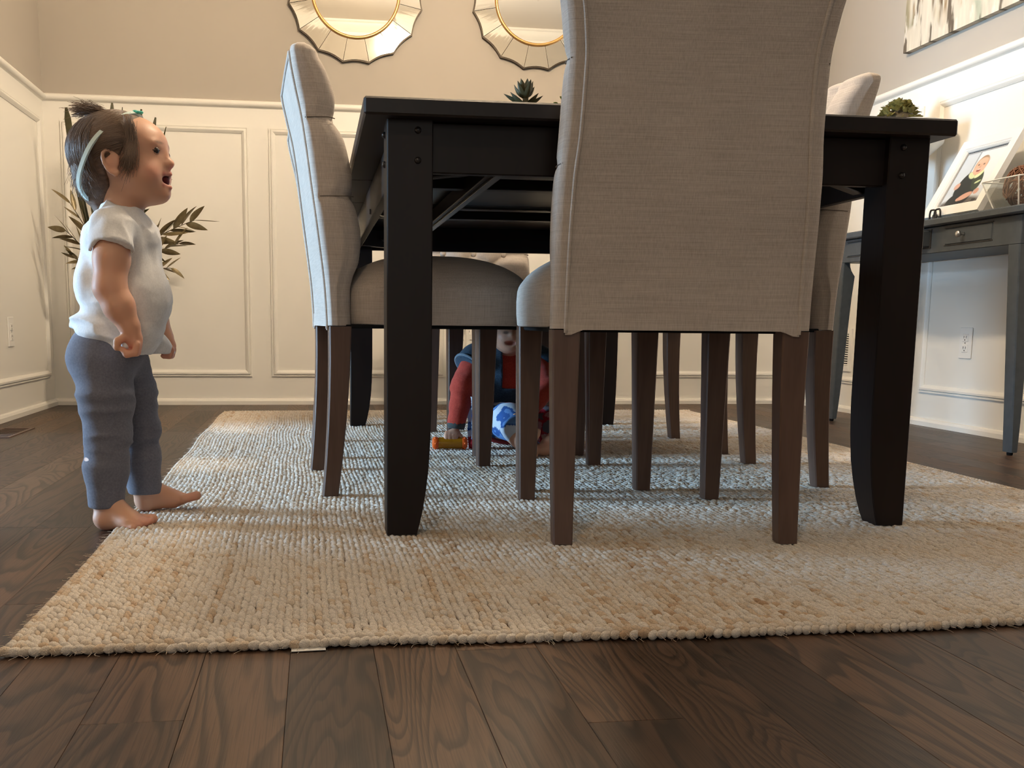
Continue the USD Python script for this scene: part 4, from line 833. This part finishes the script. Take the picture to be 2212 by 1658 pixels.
def near(v, c, r, soft=.5):
    c, r = np.array(c), np.array(r, float); return np.clip((1 - np.sqrt((((v - c) / r) ** 2).sum(1))) / soft, 0, 1)[:, None]
cloth_n = lambda name, c, c2, rough=.9: mat(name, c, rough, .15, noise=((260, 260, 260), c2, 2), bump=((420, 420, 420), .0008, .25), extra={'sheen_weight': .15})
M['shirt'] = cloth_n('white_cotton', (.70, .70, .71), (.78, .78, .79)); M['leggings'] = cloth_n('blue_grey_jersey', (.125, .130, .165), (.165, .170, .21))
M['hair'] = mat('brown_hair', (.080, .047, .032), .62, .3, noise=((60, 160, 160), (.16, .10, .066), 3)); M['hair_strand'] = usdkit.material(stage, LK + 'hair_strand', {'p': ('principled_bsdf', {'base_color': (.15, .095, .064), 'roughness': .38, 'specular_ior_level': .6})}, [], surface='p.BSDF')
M['eye_white'] = mat('eye_white', (.70, .67, .64), .15, .5); M['iris'] = mat('iris', (.03, .022, .02), .12, .5); M['band'] = mat('mint_band', (.62, .74, .70), .6, .3); M['bow'] = mat('mint_bow', (.10, .52, .42), .7, .2)

# ---- toddler, facing +x, standing at the rug's left edge
SK = np.array((.60, .335, .225))
YC = 1.935
def y(d): return YC + d
HEAD_TURN = math.radians(11)
def turned(q):
    """Turns what lies above the neck towards the camera side about the neck's axis."""
    q = np.array(q, float); u = np.clip((q[..., 2] - .578) / .030, 0, 1); a = HEAD_TURN * u * u * (3 - 2 * u); dx, dy = q[..., 0] + .352, q[..., 1] - YC
    q[..., 0], q[..., 1] = -.352 + dx * np.cos(a) + dy * np.sin(a) + .0035 * u, YC - dx * np.sin(a) + dy * np.cos(a); return q
def turn(m):
    m = m.copy(); m.vertices = turned(m.vertices); return m
f = Field((-.47, 1.74, -.004), (-.20, 2.13, .775), .0026)
f.ell((-.352, y(0), .688), (.082, .069, .066)); f.ell((-.322, y(0), .699), (.052, .058, .042), .015); f.ell((-.318, y(0), .655), (.050, .054, .052), .015)
for s in (-1, 1):
    f.ell((-.304, y(s * .031), .643), (.0325, .0290, .0290), .014)
f.ell((-.302, y(0), .620), (.037, .038, .028), .014); f.ell((-.279, y(0), .6125), (.0155, .017, .0145), .010)
f.cone((-.2735, y(0), .686), (-.2670, y(0), .668), .0070, .0088, .008); f.ell((-.2630, y(0), .6655), (.0098, .0098, .0085), .005)
for s in (-1, 1):
    f.ell((-.2675, y(s * .0085), .6632), (.007, .0062, .0055), .004); f.ell((-.258, y(s * .027), .6840), (.0105, .0150, .0065), .008, cut=True)
    f.ell((-.285, y(s * .026), .697), (.012, .018, .007), .008)
f.ell((-.276, y(0), .650), (.012, .018, .010), .010)
f.ell((-.255, y(0), .6358), (.0280, .0205, .0092), .004, cut=True)
up = [(-.2820, y(-.0225), .6375), (-.2695, y(-.0160), .6455), (-.2610, y(0), .6475), (-.2695, y(.0160), .6455), (-.2820, y(.0225), .6375)]
lo_ = [(-.2820, y(-.0225), .6365), (-.2710, y(-.0160), .6268), (-.2628, y(0), .6235), (-.2710, y(.0160), .6268), (-.2820, y(.0225), .6365)]
f.chain(up, [.0028, .0034, .0036, .0034, .0028], .0025); f.chain(lo_, [.0028, .0038, .0042, .0038, .0028], .0025)
for s in (-1, 1):
    f.ell((-.3415, y(s * .0670), .657), (.0130, .0062, .0190), .004, rot=-14); ea_ = np.linspace(-2.2, 2.6, 11)
    f.chain([(-.3420 - .0138 * math.cos(q) * .97 - .0205 * math.sin(q) * .20, y(s * (.0715 + .0035 * math.cos(q))), .6585 + .0205 * math.sin(q) * .97 - .0138 * math.cos(q) * -.20) for q in ea_], [.0034] * 11, .002); f.ell((-.3345, y(s * .0690), .6385), (.0056, .0045, .0066), .003)
f.cone((-.352, y(0), .610), (-.352, y(0), .565), .036, .037, .02)
f.ell((-.352, y(0), .520), (.058, .072, .066), .02); f.ell((-.347, y(0), .425), (.070, .074, .080), .025); f.cone((-.354, y(-.07), .548), (-.354, y(.07), .548), .024, .024, .02)
f.ell((-.382, y(0), .325), (.062, .072, .058), .02)
# legs and feet
NA, FA = (-.386, y(-.052), .052), (-.334, y(.062), .056)
f.chain([(-.386, y(-.038), .300), (-.381, y(-.048), .176), (-.388, y(-.052), .118), NA], [.046, .033, .033, .0245], .015)
f.chain([(-.366, y(.038), .300), (-.345, y(.052), .178), (-.345, y(.060), .118), FA], [.046, .033, .033, .0245], .015)
def foot(heel, ball_, toes, rt_, k=.006):
    f.ell(heel, (.021, .0195, .0205), .010); f.cone(heel, ball_, .0195, .0165, .010)
    for a, b, r in toes: f.cone(a, b, r * 1.05, r, .0035); f.ell(b, (r * 1.12, r * 1.02, r * .98), .003)
f.cone(NA, (-.345, y(-.072), .024), .023, .018, .012); f.ell((-.338, y(-.076), .0185), (.026, .0245, .0135), .010)
foot((-.388, y(-.058), .0215), (-.342, y(-.074), .0185), [((-.330, y(-.060), .021), (-.3035, y(-.060), .0195), .0085), ((-.328, y(-.072), .019), (-.3075, y(-.074), .0175), .0068), ((-.330, y(-.081), .0175), (-.3135, y(-.085), .0160), .0064), ((-.336, y(-.088), .0155), (-.3225, y(-.094), .0140), .0061), ((-.344, y(-.094), .0135), (-.3325, y(-.101), .0115), .0056)], 0)
f.cone(FA, (-.285, y(.080), .034), .023, .016, .012); f.ell((-.276, y(.084), .0315), (.026, .0235, .0120), .010)
foot((-.336, y(.070), .0315), (-.288, y(.080), .0305), [((-.262, y(.066), .034), (-.2385, y(.068), .0395), .0088), ((-.258, y(.080), .033), (-.240, y(.083), .0365), .0066), ((-.260, y(.090), .032), (-.245, y(.094), .0345), .0062), ((-.266, y(.098), .031), (-.254, y(.103), .0325), .0058), ((-.274, y(.104), .030), (-.264, y(.110), .031), .0053)], 0)
# near arm and hand closing on the shirt hem
SH, EL, WR = (-.352, y(-.083), .538), (-.356, y(-.106), .440), (-.325, y(-.108), .374)
f.chain([SH, (-.353, y(-.096), .49), EL, (-.341, y(-.109), .408), WR], [.030, .0305, .0275, .0265, .0185], .010)
f.cone(WR, (-.320, y(-.106), .354), .0175, .0165, .006); f.ell((-.3205, y(-.104), .3475), (.0165, .0145, .0180), .006, rot=15)
for j, (dx, dy_, r) in enumerate(((.0, -.0135, .0066), (.001, -.0045, .0068), (.0, .0045, .0066), (-.002, .013, .0060))):
    k0 = (-.311 + dx, y(-.105 + dy_), .342 - .001 * j); f.chain([k0, (-.314 + dx, y(-.106 + dy_ * 1.05), .3275), (-.329 + dx, y(-.108 + dy_ * 1.05), .3245), (-.335 + dx, y(-.107 + dy_), .333)], [r, r, r * .93, r * .85], .0018)
f.chain([(-.330, y(-.116), .356), (-.343, y(-.1225), .3475), (-.3455, y(-.1215), .336)], [.0075, .0068, .0058], .003)
# far arm, mirrored, its hand at the front of the hem
f.chain([(-.352, y(.083), .538), (-.350, y(.098), .49), (-.345, y(.104), .436), (-.312, y(.092), .385), (-.293, y(.078), .352)], [.030, .030, .027, .025, .0185], .010)
f.ell((-.286, y(.072), .335), (.0165, .0145, .0180), .006)
for dy_ in (-.013, -.004, .005, .013): f.chain([(-.277, y(.072 + dy_), .328), (-.281, y(.072 + dy_), .316), (-.293, y(.073 + dy_), .316)], [.0066, .0064, .0058], .0018)
f.chain([(-.294, y(.062), .342), (-.297, y(.053), .330)], [.0072, .006], .003)
body = f.mesh(3); v = body.vertices; tint = np.tile(SK, (len(v), 1))
def paint(w, c): 
    global tint
    tint = tint * (1 - w) + np.array(c) * w
for s in (-1, 1):
    paint(near(v, (-.280, y(s * .042), .648), (.036, .026, .024), 1) * .55, (.62, .25, .19)); paint(near(v, (-.342, y(s * .074), .655), (.026, .014, .03), 1) * .5, (.60, .27, .20))
    paint(near(v, (-.272, y(s * .026), .6990), (.018, .0175, .0038), .6) * .8, (.17, .095, .06)); paint(near(v, (-.268, y(s * .027), .6845), (.012, .0175, .0085), .6) * .6, (.30, .14, .10))
paint(near(v, (-.260, y(0), .658), (.014, .014, .010), 1) * .55, (.58, .24, .185))
for q in (up, lo_):
    for a, b in zip(q[:-1], q[1:]):
        for t in (0, .5, 1): paint(near(v, np.array(a) * (1 - t) + np.array(b) * t, (.0072,) * 3, .5) * .55, (.50, .155, .135))
paint(near(v, (-.272, y(0), .6355), (.0225, .0225, .0095), .22), (.07, .012, .012))
for c_ in ((-.322, y(-.106), .334), (-.286, y(.072), .32)): paint(near(v, c_, (.035, .034, .030), 1) * .7, (.60, .22, .17))
for c_ in ((-.312, y(-.078), .016), (-.246, y(.084), .038)): paint(near(v, c_, (.032, .042, .024), 1) * .7, (.60, .22, .175))
paint(near(v, (-.354, y(-.112), .434), (.03, .03, .03), 1) * .35, (.58, .24, .18))
mouth_ = ball(1.0, sub=2); mouth_.apply_scale((.0140, .0185, .0120)); mouth_.apply_translation((-.2785, y(0), .6355))
kid = thing('person', 'toddler in a white T-shirt and blue-grey leggings standing barefoot at the rug edge', 'person', (0, 0, 0))
obj('body', turn(body), M['skin'], kid, smooth=True, tint=tint)
M['mouth'] = mat('mouth_inside', (.10, .014, .014), .7, .1)
obj('mouth_interior', turn(mouth_), M['mouth'], kid, smooth=True)
for s in (-1, 1):
    ec = np.array((-.2828, y(s * .0262), .6840)); e = obj('eye', turn(ball(.0108, ec, 3)), M['eye_white'], kid, smooth=True)
    d_ = np.array((.86, s * .50, .05)); d_ /= np.linalg.norm(d_); obj('iris', turn(ball(.0070, ec + d_ * .0058, 3)), M['iris'], e, smooth=True)
    cap = ball(.0115, (0, 0, 0), 4); cv = cap.triangles_center; keep = (cv[:, 2] > .0014 - .06 * cv[:, 0]) | (cv[:, 2] < -.0036); cap.update_faces(keep); cap.remove_unreferenced_vertices(); cap.apply_translation(ec)
    obj('eyelid', turn(cap), M['skin'], e, smooth=True, tint=np.tile(np.array((.52, .27, .18)), (len(cap.vertices), 1)))
    a_ = np.linspace(-1.2, 1.5, 13); lz = .0022 - .0012 * np.sin(a_) ** 2
    lash = np.stack([ec[0] + np.sqrt(  .0117 ** 2 - lz ** 2) * np.cos(a_ * .9), ec[1] + s * np.sqrt(  .0117 ** 2 - lz ** 2) * np.sin(a_ * .9), ec[2] + lz - .0008], 1); obj('lashes', tube(turned(lash), .0010, 6), M['hair'], e, smooth=True)
# shirt
g = Field((-.475, 1.77, .30), (-.235, 2.09, .61), .0026)
g.ell((-.352, y(0), .520), (.068, .083, .070), .02); g.ell((-.346, y(0), .425), (.081, .084, .085), .03); g.cone((-.354, y(-.068), .546), (-.354, y(.068), .546), .031, .031, .02); g.cone((-.354, y(0), .595), (-.353, y(0), .555), .0405, .052, .02)
g.ell((-.366, y(0), .362), (.080, .083, .060), .02); g.cone((-.418, y(-.03), .374), (-.418, y(.03), .374), .022, .022, .015); g.ell((-.408, y(0), .45), (.030, .06, .05), .02)
for s in (-1, 1): g.cone((-.352, y(s * .078), .545), (-.3505, y(s * .1015), .505), .0355, .0370, .012)
g.cone((-.30, y(.05), .34), (-.283, y(.066), .326), .022, .014, .01)
g.cone((-.334, y(-.080), .340), (-.333, y(-.112), .3405), .013, .0095, .008)
hemz = lambda x: np.interp(x, [-.47, -.44, -.405, -.352, -.29, -.25], [.385, .368, .337, .3245, .320, .318])
def cutter(x, yv, z):
    d = hemz(x) - z
    d = np.maximum(d, z - (.590 - .20 * (x + .352)) + 0 * x)
    for s in (-1, 1):
        n_ = np.array((.02, s * .52, -.85)); p0 = np.array((-.351, y(s * .104), .506)); q = (x - p0[0]) * n_[0] + (yv - p0[1]) * n_[1] + (z - p0[2]) * n_[2]
        out = (s * (yv - YC) - .075) * 1.0
        d = np.maximum(d, np.minimum(q, np.minimum(out, z - .46)))
    return d
g.clip(cutter)
for s in (-1, 1): g.cone((-.353, y(s * .099), .50), (-.3535, y(s * .1035), .47), .0325, .034, .002, cut=True)
g.wrinkle(.0030, (16, 16, 34), 3, lambda p: .35 + 1.0 * np.clip((.45 - p[:, 2]) / .1, 0, 1)); g.wrinkle(.0022, (30, 30, 14), 5); g.wrinkle(.0085, (20, 20, 10), 12, lambda p: np.clip((p[:, 2] - .47) / .05, 0, 1), True); g.wrinkle(.0095, (9, 14, 32), 17, lambda p: np.clip((.43 - p[:, 2]) / .05, 0, 1) * np.clip((-.33 - p[:, 0]) / .05, .2, 1), True)
obj('shirt', g.mesh(1), M['shirt'], kid, smooth=True)
# leggings
g = Field((-.475, 1.80, .03), (-.26, 2.07, .40), .0028)
g.ell((-.384, y(0), .325), (.067, .079, .062), .02)
for s in (-1, 1): g.ell((-.406, y(s * .033), .312), (.045, .043, .048), .018)
g.chain([(-.386, y(-.038), .300), (-.382, y(-.046), .24), (-.379, y(-.048), .176), (-.385, y(-.050), .115), (-.388, y(-.052), .030)], [.051, .0485, .039, .039, .0305], .014)
g.chain([(-.366, y(.038), .300), (-.354, y(.046), .24), (-.343, y(.052), .178), (-.343, y(.058), .118), (-.333, y(.063), .030)], [.051, .0475, .039, .0375, .0305], .014)
g.clip(lambda x, yv, z: np.maximum(np.where(yv < YC + .01, .042, .047) + .12 * (x * 0) - z, z - .385))
g.wrinkle(.0042, (9, 14, 30), 15, lambda p: np.exp(-((p[:, 2] - .165) / .03) ** 2) + .8 * np.exp(-((p[:, 2] - .245) / .03) ** 2) + .25, True); g.wrinkle(.0018, (10, 10, 40), 8, lambda p: .25 + 1.1 * np.exp(-((p[:, 2] - .165) / .035) ** 2) + .8 * np.exp(-((p[:, 2] - .26) / .03) ** 2) * (p[:, 0] < -.39))
obj('leggings', g.mesh(1), M['leggings'], kid, smooth=True)
# hair: shell, strands, band and bow
g = Field((-.475, 1.82, .575), (-.25, 2.05, .80), .0026)
g.ell((-.360, y(0), .690), (.081, .0765, .0675), .01); g.ell((-.392, y(0), .645), (.045, .060, .050), .02); g.cone((-.392, y(0), .625), (-.378, y(0), .592), .034, .026, .015)
g.cone((-.392, y(.0), .748), (-.418, y(0), .762), .012, .009, .010); g.ell((-.330, y(0), .736), (.022, .045, .013), .012)
def hairline(x, yv, z):
    a = np.abs(yv - YC); h_ = np.interp(z, [.57, .60, .625, .648, .665, .69, .715, .735, .76], [-.368, -.364, -.360, -.358, -.332, -.318, -.308, -.301, -.295]) - .0 * a
    return x - h_ + .10 * np.clip(.03 - a, 0, 1) * -0
g.clip(hairline); g.wrinkle(.0028, (60, 60, 22), 4)
hair = obj('hair', turn(g.mesh(2)), M['hair'], kid, smooth=True)
hr = np.random.default_rng(31); pts, cnt, wid = [], [], []
def surf(a, e, o=0): return np.array((-.360 + (.0815 + o) * math.cos(e) * math.cos(a), y(0) + (.077 + o) * math.cos(e) * math.sin(a), .690 + (.068 + o) * math.sin(e)))
for k in range(9000):
    kind = hr.random()
    if kind < .30:                                             # down the back of the head
        side = hr.choice([-1, 1]); a0 = side * hr.uniform(1.75, 3.14); a1 = a0 + side * hr.uniform(-.1, .25); e0 = hr.uniform(-.1, .75); e1 = hr.uniform(-1.25, -.60); t = np.linspace(0, 1, 8); o_ = hr.uniform(.0, .0035)
        q = np.array([surf(a0 + (a1 - a0) * s, e0 + (e1 - e0) * s, o_) for s in t]); q[:, 2] -= .012 * t ** 2 * hr.random(); q[:, 0] -= .004 * np.sin(t * 3)
    elif kind < .72:                                             # swept back over the skull, starting near the hairline
        side = hr.choice([-1, 1]); a0 = side * hr.uniform(.35, 1.5); e0 = hr.uniform(.1, 1.35); a1 = side * hr.uniform(2.1, 3.14); e1 = hr.uniform(-.8, .55); t = np.linspace(0, 1, 9); o_ = hr.uniform(.0002, .0020)
        q = np.array([surf(a0 + (a1 - a0) * s, e0 + (e1 - e0) * s ** 1.3, o_) for s in t])
    elif kind < .86:                                           # loose tuft on the crown
        b = np.array((-.392, y(0), .756)) + hr.normal(0, .008, 3) * (1, 1.2, .5); d_ = np.array((-hr.uniform(.3, 1.4), hr.normal(0, .5), hr.uniform(.05, .5))); t = np.linspace(0, 1, 7)[:, None]; L = hr.uniform(.012, .042)
        q = b + d_ / np.linalg.norm(d_) * L * t + np.array((0, 0, -1)) * (L * t) ** 2 * 5
    elif kind < .93:                                           # ends at the nape
        b = surf(hr.choice([-1, 1]) * hr.uniform(2.0, 3.1), hr.uniform(-.75, -.3), .003); t = np.linspace(0, 1, 7)[:, None]; q = b + np.array((hr.uniform(-.01, .03), hr.normal(0, .012), -hr.uniform(.015, .05))) * t + hr.normal(0, .002, 3) * np.sin(t * 3)
    else:                                                      # wisps before the ear and over the temple
        s = hr.choice([-1, 1]); b = np.array((-.314 + hr.normal(0, .006), y(s * .060), .722 + hr.normal(0, .008))); e_ = np.array((-.317 + hr.normal(0, .009), y(s * .066), .652 + hr.normal(0, .012))); t = np.linspace(0, 1, 7)[:, None]
        q = b * (1 - t) + e_ * t + np.array((.010, s * .006, 0)) * np.sin(t * np.pi)
    pts.append(turned(q)); cnt.append(len(q))
bc = UsdGeom.BasisCurves.Define(stage, numbered(str(kid.GetPath()), 'hair_strands')); bc.CreateTypeAttr('linear'); bc.CreateCurveVertexCountsAttr(cnt)
bc.CreatePointsAttr(Vt.Vec3fArray.FromNumpy(np.vstack(pts).astype(np.float32))); bc.CreateWidthsAttr([.00048]); bc.SetWidthsInterpolation('constant')
UsdShade.MaterialBindingAPI.Apply(bc.GetPrim()).Bind(M['hair_strand']); tag(bc.GetPrim(), kind='stuff')
bp = np.array([(-.319, y(0), .7475), (-.326, y(-.030), .7425), (-.345, y(-.0580), .7205), (-.367, y(-.0765), .692), (-.388, y(-.076), .656), (-.402, y(-.062), .625), (-.404, y(-.034), .607), (-.404, y(0), .602)])
full = np.vstack([bp, [(q[0], 2 * YC - q[1], q[2]) for q in bp[-2:0:-1]]]); tt = np.linspace(0, len(full), 90, endpoint=False)
from scipy.interpolate import CubicSpline
full = CubicSpline(np.arange(len(full) + 1), np.vstack([full, full[:1]]), bc_type='periodic')(tt)
cen = np.array((-.358, y(0), .68)); nrm = full - cen; nrm /= np.linalg.norm(nrm, axis=1, keepdims=True); tg = np.roll(full, -1, 0) - np.roll(full, 1, 0); tg /= np.linalg.norm(tg, axis=1, keepdims=True); sd = np.cross(tg, nrm); sd /= np.linalg.norm(sd, axis=1, keepdims=True)
w_ = .0036
P = np.stack([full - sd * w_ + nrm * .002, full - sd * w_ + nrm * .0070, full + sd * w_ + nrm * .0070, full + sd * w_ + nrm * .002], 1)
hb = obj('headband', grid_mesh(turned(P), closed_u=True, closed_v=True), M['band'], kid, smooth=30)
for a in range(5):
    q = a * 2 * math.pi / 5; obj('bow_petal', turn(xf(ball(.0048, sub=2, s=(1, 1, .6)), (-.3145 + .0048 * math.cos(q), y(-.008 + .0048 * math.sin(q)), .7540 + .001 * math.sin(q * 2)))), M['bow'], hb, smooth=True)

# ---- second child, sitting on the rug under the table and leaning to the toy
kid2 = thing('person', 'child in a red-sleeved shirt and denim vest sitting on the rug under the table', 'person', (0, 0, 0))
f = Field((.32, 2.62, .008), (.84, 3.16, .50), .0038)
f.ell((.575, 2.93, .375), (.070, .078, .080)); f.ell((.565, 2.875, .345), (.048, .042, .046), .02); f.ell((.560, 2.838, .352), (.010, .012, .009), .008)
f.cone((.575, 2.97, .33), (.575, 2.99, .30), .036, .036, .02); f.ell((.575, 3.01, .22), (.085, .065, .105), .02); f.cone((.49, 3.0, .29), (.66, 3.0, .29), .03, .03, .02); f.ell((.59, 3.02, .085), (.095, .08, .068), .02)
f.ell((.556, 2.840, .328), (.018, .010, .006), .004, cut=True)
for s in (-1, 1): f.ell((.575 + s * .076, 2.945, .36), (.008, .014, .02), .004)
f.chain([(.485, 2.995, .285), (.440, 2.955, .195), (.418, 2.942, .085)], [.030, .026, .018], .01)
f.ell((.405, 2.935, .058), (.020, .017, .013), .006)
for dx, r in ((-.018, .0068), (-.007, .0072), (.004, .007), (.014, .0062)): f.chain([(.402 + dx, 2.928, .060), (.398 + dx, 2.909, .052), (.396 + dx, 2.904, .036)], [r, r, r * .85], .002)
f.chain([(.419, 2.930, .058), (.428, 2.912, .046)], [.008, .0065], .003)
f.chain([(.665, 2.995, .285), (.675, 2.89, .20), (.605, 2.82, .135)], [.030, .026, .018], .01); f.ell((.588, 2.805, .118), (.018, .016, .018), .006)
for dz in (-.012, -.004, .004, .012): f.chain([(.578, 2.795, .116 + dz), (.562, 2.788, .112 + dz), (.556, 2.796, .108 + dz)], [.0066, .0062, .0055], .002)
f.chain([(.545, 2.99, .085), (.560, 2.85, .095), (.588, 2.735, .040)], [.055, .044, .026], .012)
f.ell((.590, 2.715, .034), (.022, .022, .022), .008); f.cone((.590, 2.715, .034), (.592, 2.700, .078), .021, .018, .008); f.ell((.592, 2.699, .080), (.026, .013, .017), .008)
for i, dx in enumerate((-.021, -.009, .0015, .011, .020)): f.chain([(.592 + dx, 2.699, .088), (.592 + dx * 1.05, 2.695, .104 - .0035 * i)], [.0075, .0082 - .0006 * i], .003)
f.chain([(.650, 2.98, .085), (.725, 2.82, .062), (.655, 2.755, .040)], [.055, .044, .026], .012); f.ell((.635, 2.742, .030), (.030, .018, .018), .008)
for i in range(5): f.chain([(.612, 2.735 - .004 * i + .01, .036 - .005 * i), (.602 + .002 * i, 2.732 - .004 * i + .01, .034 - .005 * i)], [.0066, .006], .003)
b2 = f.mesh(3); v = b2.vertices; tint = np.tile(SK, (len(v), 1)); paint(near(v, (.556, 2.838, .328), (.022, .016, .009), .5), (.42, .11, .10))
for s in (-1, 1): paint(near(v, (.565 + s * .022, 2.842, .358), (.012, .014, .006), .5) * .8, (.08, .05, .04))
obj('body', b2, M['skin'], kid2, smooth=True, tint=tint)
M['sleeve'] = cloth_n('red_jersey', (.36, .040, .024), (.44, .060, .038)); M['cuff'] = cloth_n('dark_cuff', (.045, .052, .05), (.07, .078, .075)); M['denim'] = cloth_n('denim', (.022, .045, .075), (.045, .085, .13)); M['denim_edge'] = cloth_n('denim_edge', (.12, .17, .22), (.18, .23, .28))
M['hair2'] = mat('auburn_hair', (.10, .03, .018), .45, .5, noise=((60, 60, 160), (.17, .055, .03), 3))
g = Field((.37, 2.76, .06), (.74, 3.12, .34), .0036); g.chain([(.485, 2.995, .285), (.437, 2.955, .20), (.415, 2.942, .088)], [.040, .037, .0265], .012); g.chain([(.665, 2.995, .285), (.675, 2.89, .20), (.61, 2.822, .138)], [.040, .036, .026], .012)
g.ell((.575, 3.005, .22), (.093, .072, .112), .02); g.clip(lambda x, yv, z: np.maximum(.086 - z, np.where(yv < 2.86, .610 - x, -1.0))); g.wrinkle(.004, (22, 22, 42), 4)
obj('red_shirt', g.mesh(2), M['sleeve'], kid2, smooth=True)
obj('cuff', tube([(.4165, 2.9425, .091), (.4145, 2.942, .080), (.413, 2.941, .070)], (.0275, .0275, .0255), 20), M['cuff'], kid2, smooth=True); obj('cuff', tube([(.618, 2.829, .142), (.606, 2.817, .133), (.600, 2.812, .128)], (.0262, .0262, .025), 20), M['cuff'], kid2, smooth=True)
g = Field((.38, 2.86, .10), (.78, 3.14, .36), .0036); g.ell((.575, 3.005, .23), (.105, .083, .112), .02); g.cone((.480, 2.995, .280), (.462, 2.975, .262), .045, .047, .012); g.cone((.668, 2.995, .280), (.690, 2.970, .262), .045, .047, .012)
def vest_cut(x, yv, z):
    d = np.maximum(.13 - z, np.where(yv < 2.96, .040 - np.abs(x - .592), -1.0) * np.where(z > .19, 1, 0) - np.where(z > .19, 0, 1))
    n_ = (-.62, -.45, -.64); q = (x - .452) * n_[0] + (yv - 2.966) * n_[1] + (z - .252) * n_[2]; d = np.maximum(d, np.where(x < .53, q, -1.0))
    q2 = (x - .70) * .62 + (yv - 2.962) * -.45 + (z - .252) * -.64; return np.maximum(d, np.where(x > .62, q2, -1.0))
g.clip(vest_cut); g.wrinkle(.003, (24, 24, 30), 6); vs = obj('denim_vest', g.mesh(2), M['denim'], kid2, smooth=True)
n_ = np.array((-.62, -.45, -.64)); n_ /= np.linalg.norm(n_); a_ = np.cross(n_, (0, 0, 1.0)); a_ /= np.linalg.norm(a_); b_ = np.cross(n_, a_); c_ = np.array((.4555, 2.9685, .2545))
obj('armhole_binding', tube([c_ + .048 * (math.cos(t) * a_ + math.sin(t) * b_) for t in np.linspace(0, 2 * np.pi, 28, endpoint=False)], .0045, 6, closed=True), M['denim_edge'], vs, smooth=True)
g = Field((.45, 2.68, .008), (.80, 3.12, .17), .0036); g.ell((.59, 3.015, .088), (.105, .09, .076), .02); g.chain([(.545, 2.985, .090), (.560, 2.86, .100), (.57, 2.80, .085)], [.062, .052, .045], .014); g.chain([(.650, 2.975, .090), (.722, 2.825, .070)], [.062, .054], .014); g.ell((.466, 2.92, .090), (.040, .045, .085), .02)
g.clip(lambda x, yv, z: np.maximum(.0135 - z, np.where(x > .64, .062 + .25 * (yv - 2.78) * 0 - z - .0 * x, -1.0) * np.where(yv < 2.86, 1, 0) - np.where(yv < 2.86, 0, 1))); g.wrinkle(.004, (20, 20, 26), 9)
sh = g.mesh(2); v = sh.vertices; tint = np.zeros((len(v), 3)); n1 = meshkit.fbm(v * 26, 2, 3); n2 = meshkit.fbm(v * 34, 2, 6)
tint[:] = (.035, .10, .30); tint[n1 > .53] = (.52, .58, .66); tint[n1 < .42] = (.12, .25, .52); rd = v[:, 0] > .60; tint[rd] = (.38, .025, .04); tint[rd & (n2 > .56)] = (.16, .15, .17); tint[rd & (n2 < .40)] = (.55, .30, .32); lowz = (v[:, 2] < .045) & (v[:, 0] < .60); tint[lowz] = (.36, .03, .035)
M['shorts'] = tinted('printed_cotton', .9, .15, bump=((420, 420, 420), .0008, .25)); obj('printed_shorts', sh, M['shorts'], kid2, smooth=True, tint=tint)
g = Field((.48, 2.83, .30), (.68, 3.04, .48), .0034); g.ell((.577, 2.942, .383), (.077, .083, .083), .01); g.clip(lambda x, yv, z: np.maximum((2.862 - yv) + 1.3 * (.322 - z), .318 - z)); g.wrinkle(.003, (50, 50, 20), 5); obj('hair', g.mesh(1), M['hair2'], kid2, smooth=True)

# ---- toy held on the rug
M['amber'] = mat('amber_plastic', (.62, .26, .012), .25, .5, extra={'transmission_weight': .25}); M['orange'] = mat('orange_plastic', (.80, .115, .012), .3, .5)
ty = thing('toy_tube', 'amber toy tube with orange ends under the sitting child\'s hand', 'toy', (.392, 2.912, RUGZ + .0185))
obj('tube', xf(lathe([(0, -.036), (.0165, -.036), (.0170, -.03), (.0170, .03), (.0165, .036), (0, .036)], 28), ry=90), M['amber'], ty, smooth=40)
for s in (-1, 1):
    obj('end_cap', xf(lathe([(0, 0), (.0165, 0), (.0182, .003), (.0182, .011), (.0150, .0155), (.008, .017), (0, .017)], 24), (s * .0355, 0, 0), ry=90 * s), M['orange'], ty, smooth=40)
    for a in range(6):
        q = a * math.pi / 3; obj('ridge', xf(ball(.0042, sub=1), (s * .044, .0165 * math.cos(q), .0165 * math.sin(q))), M['orange'], ty, smooth=True)
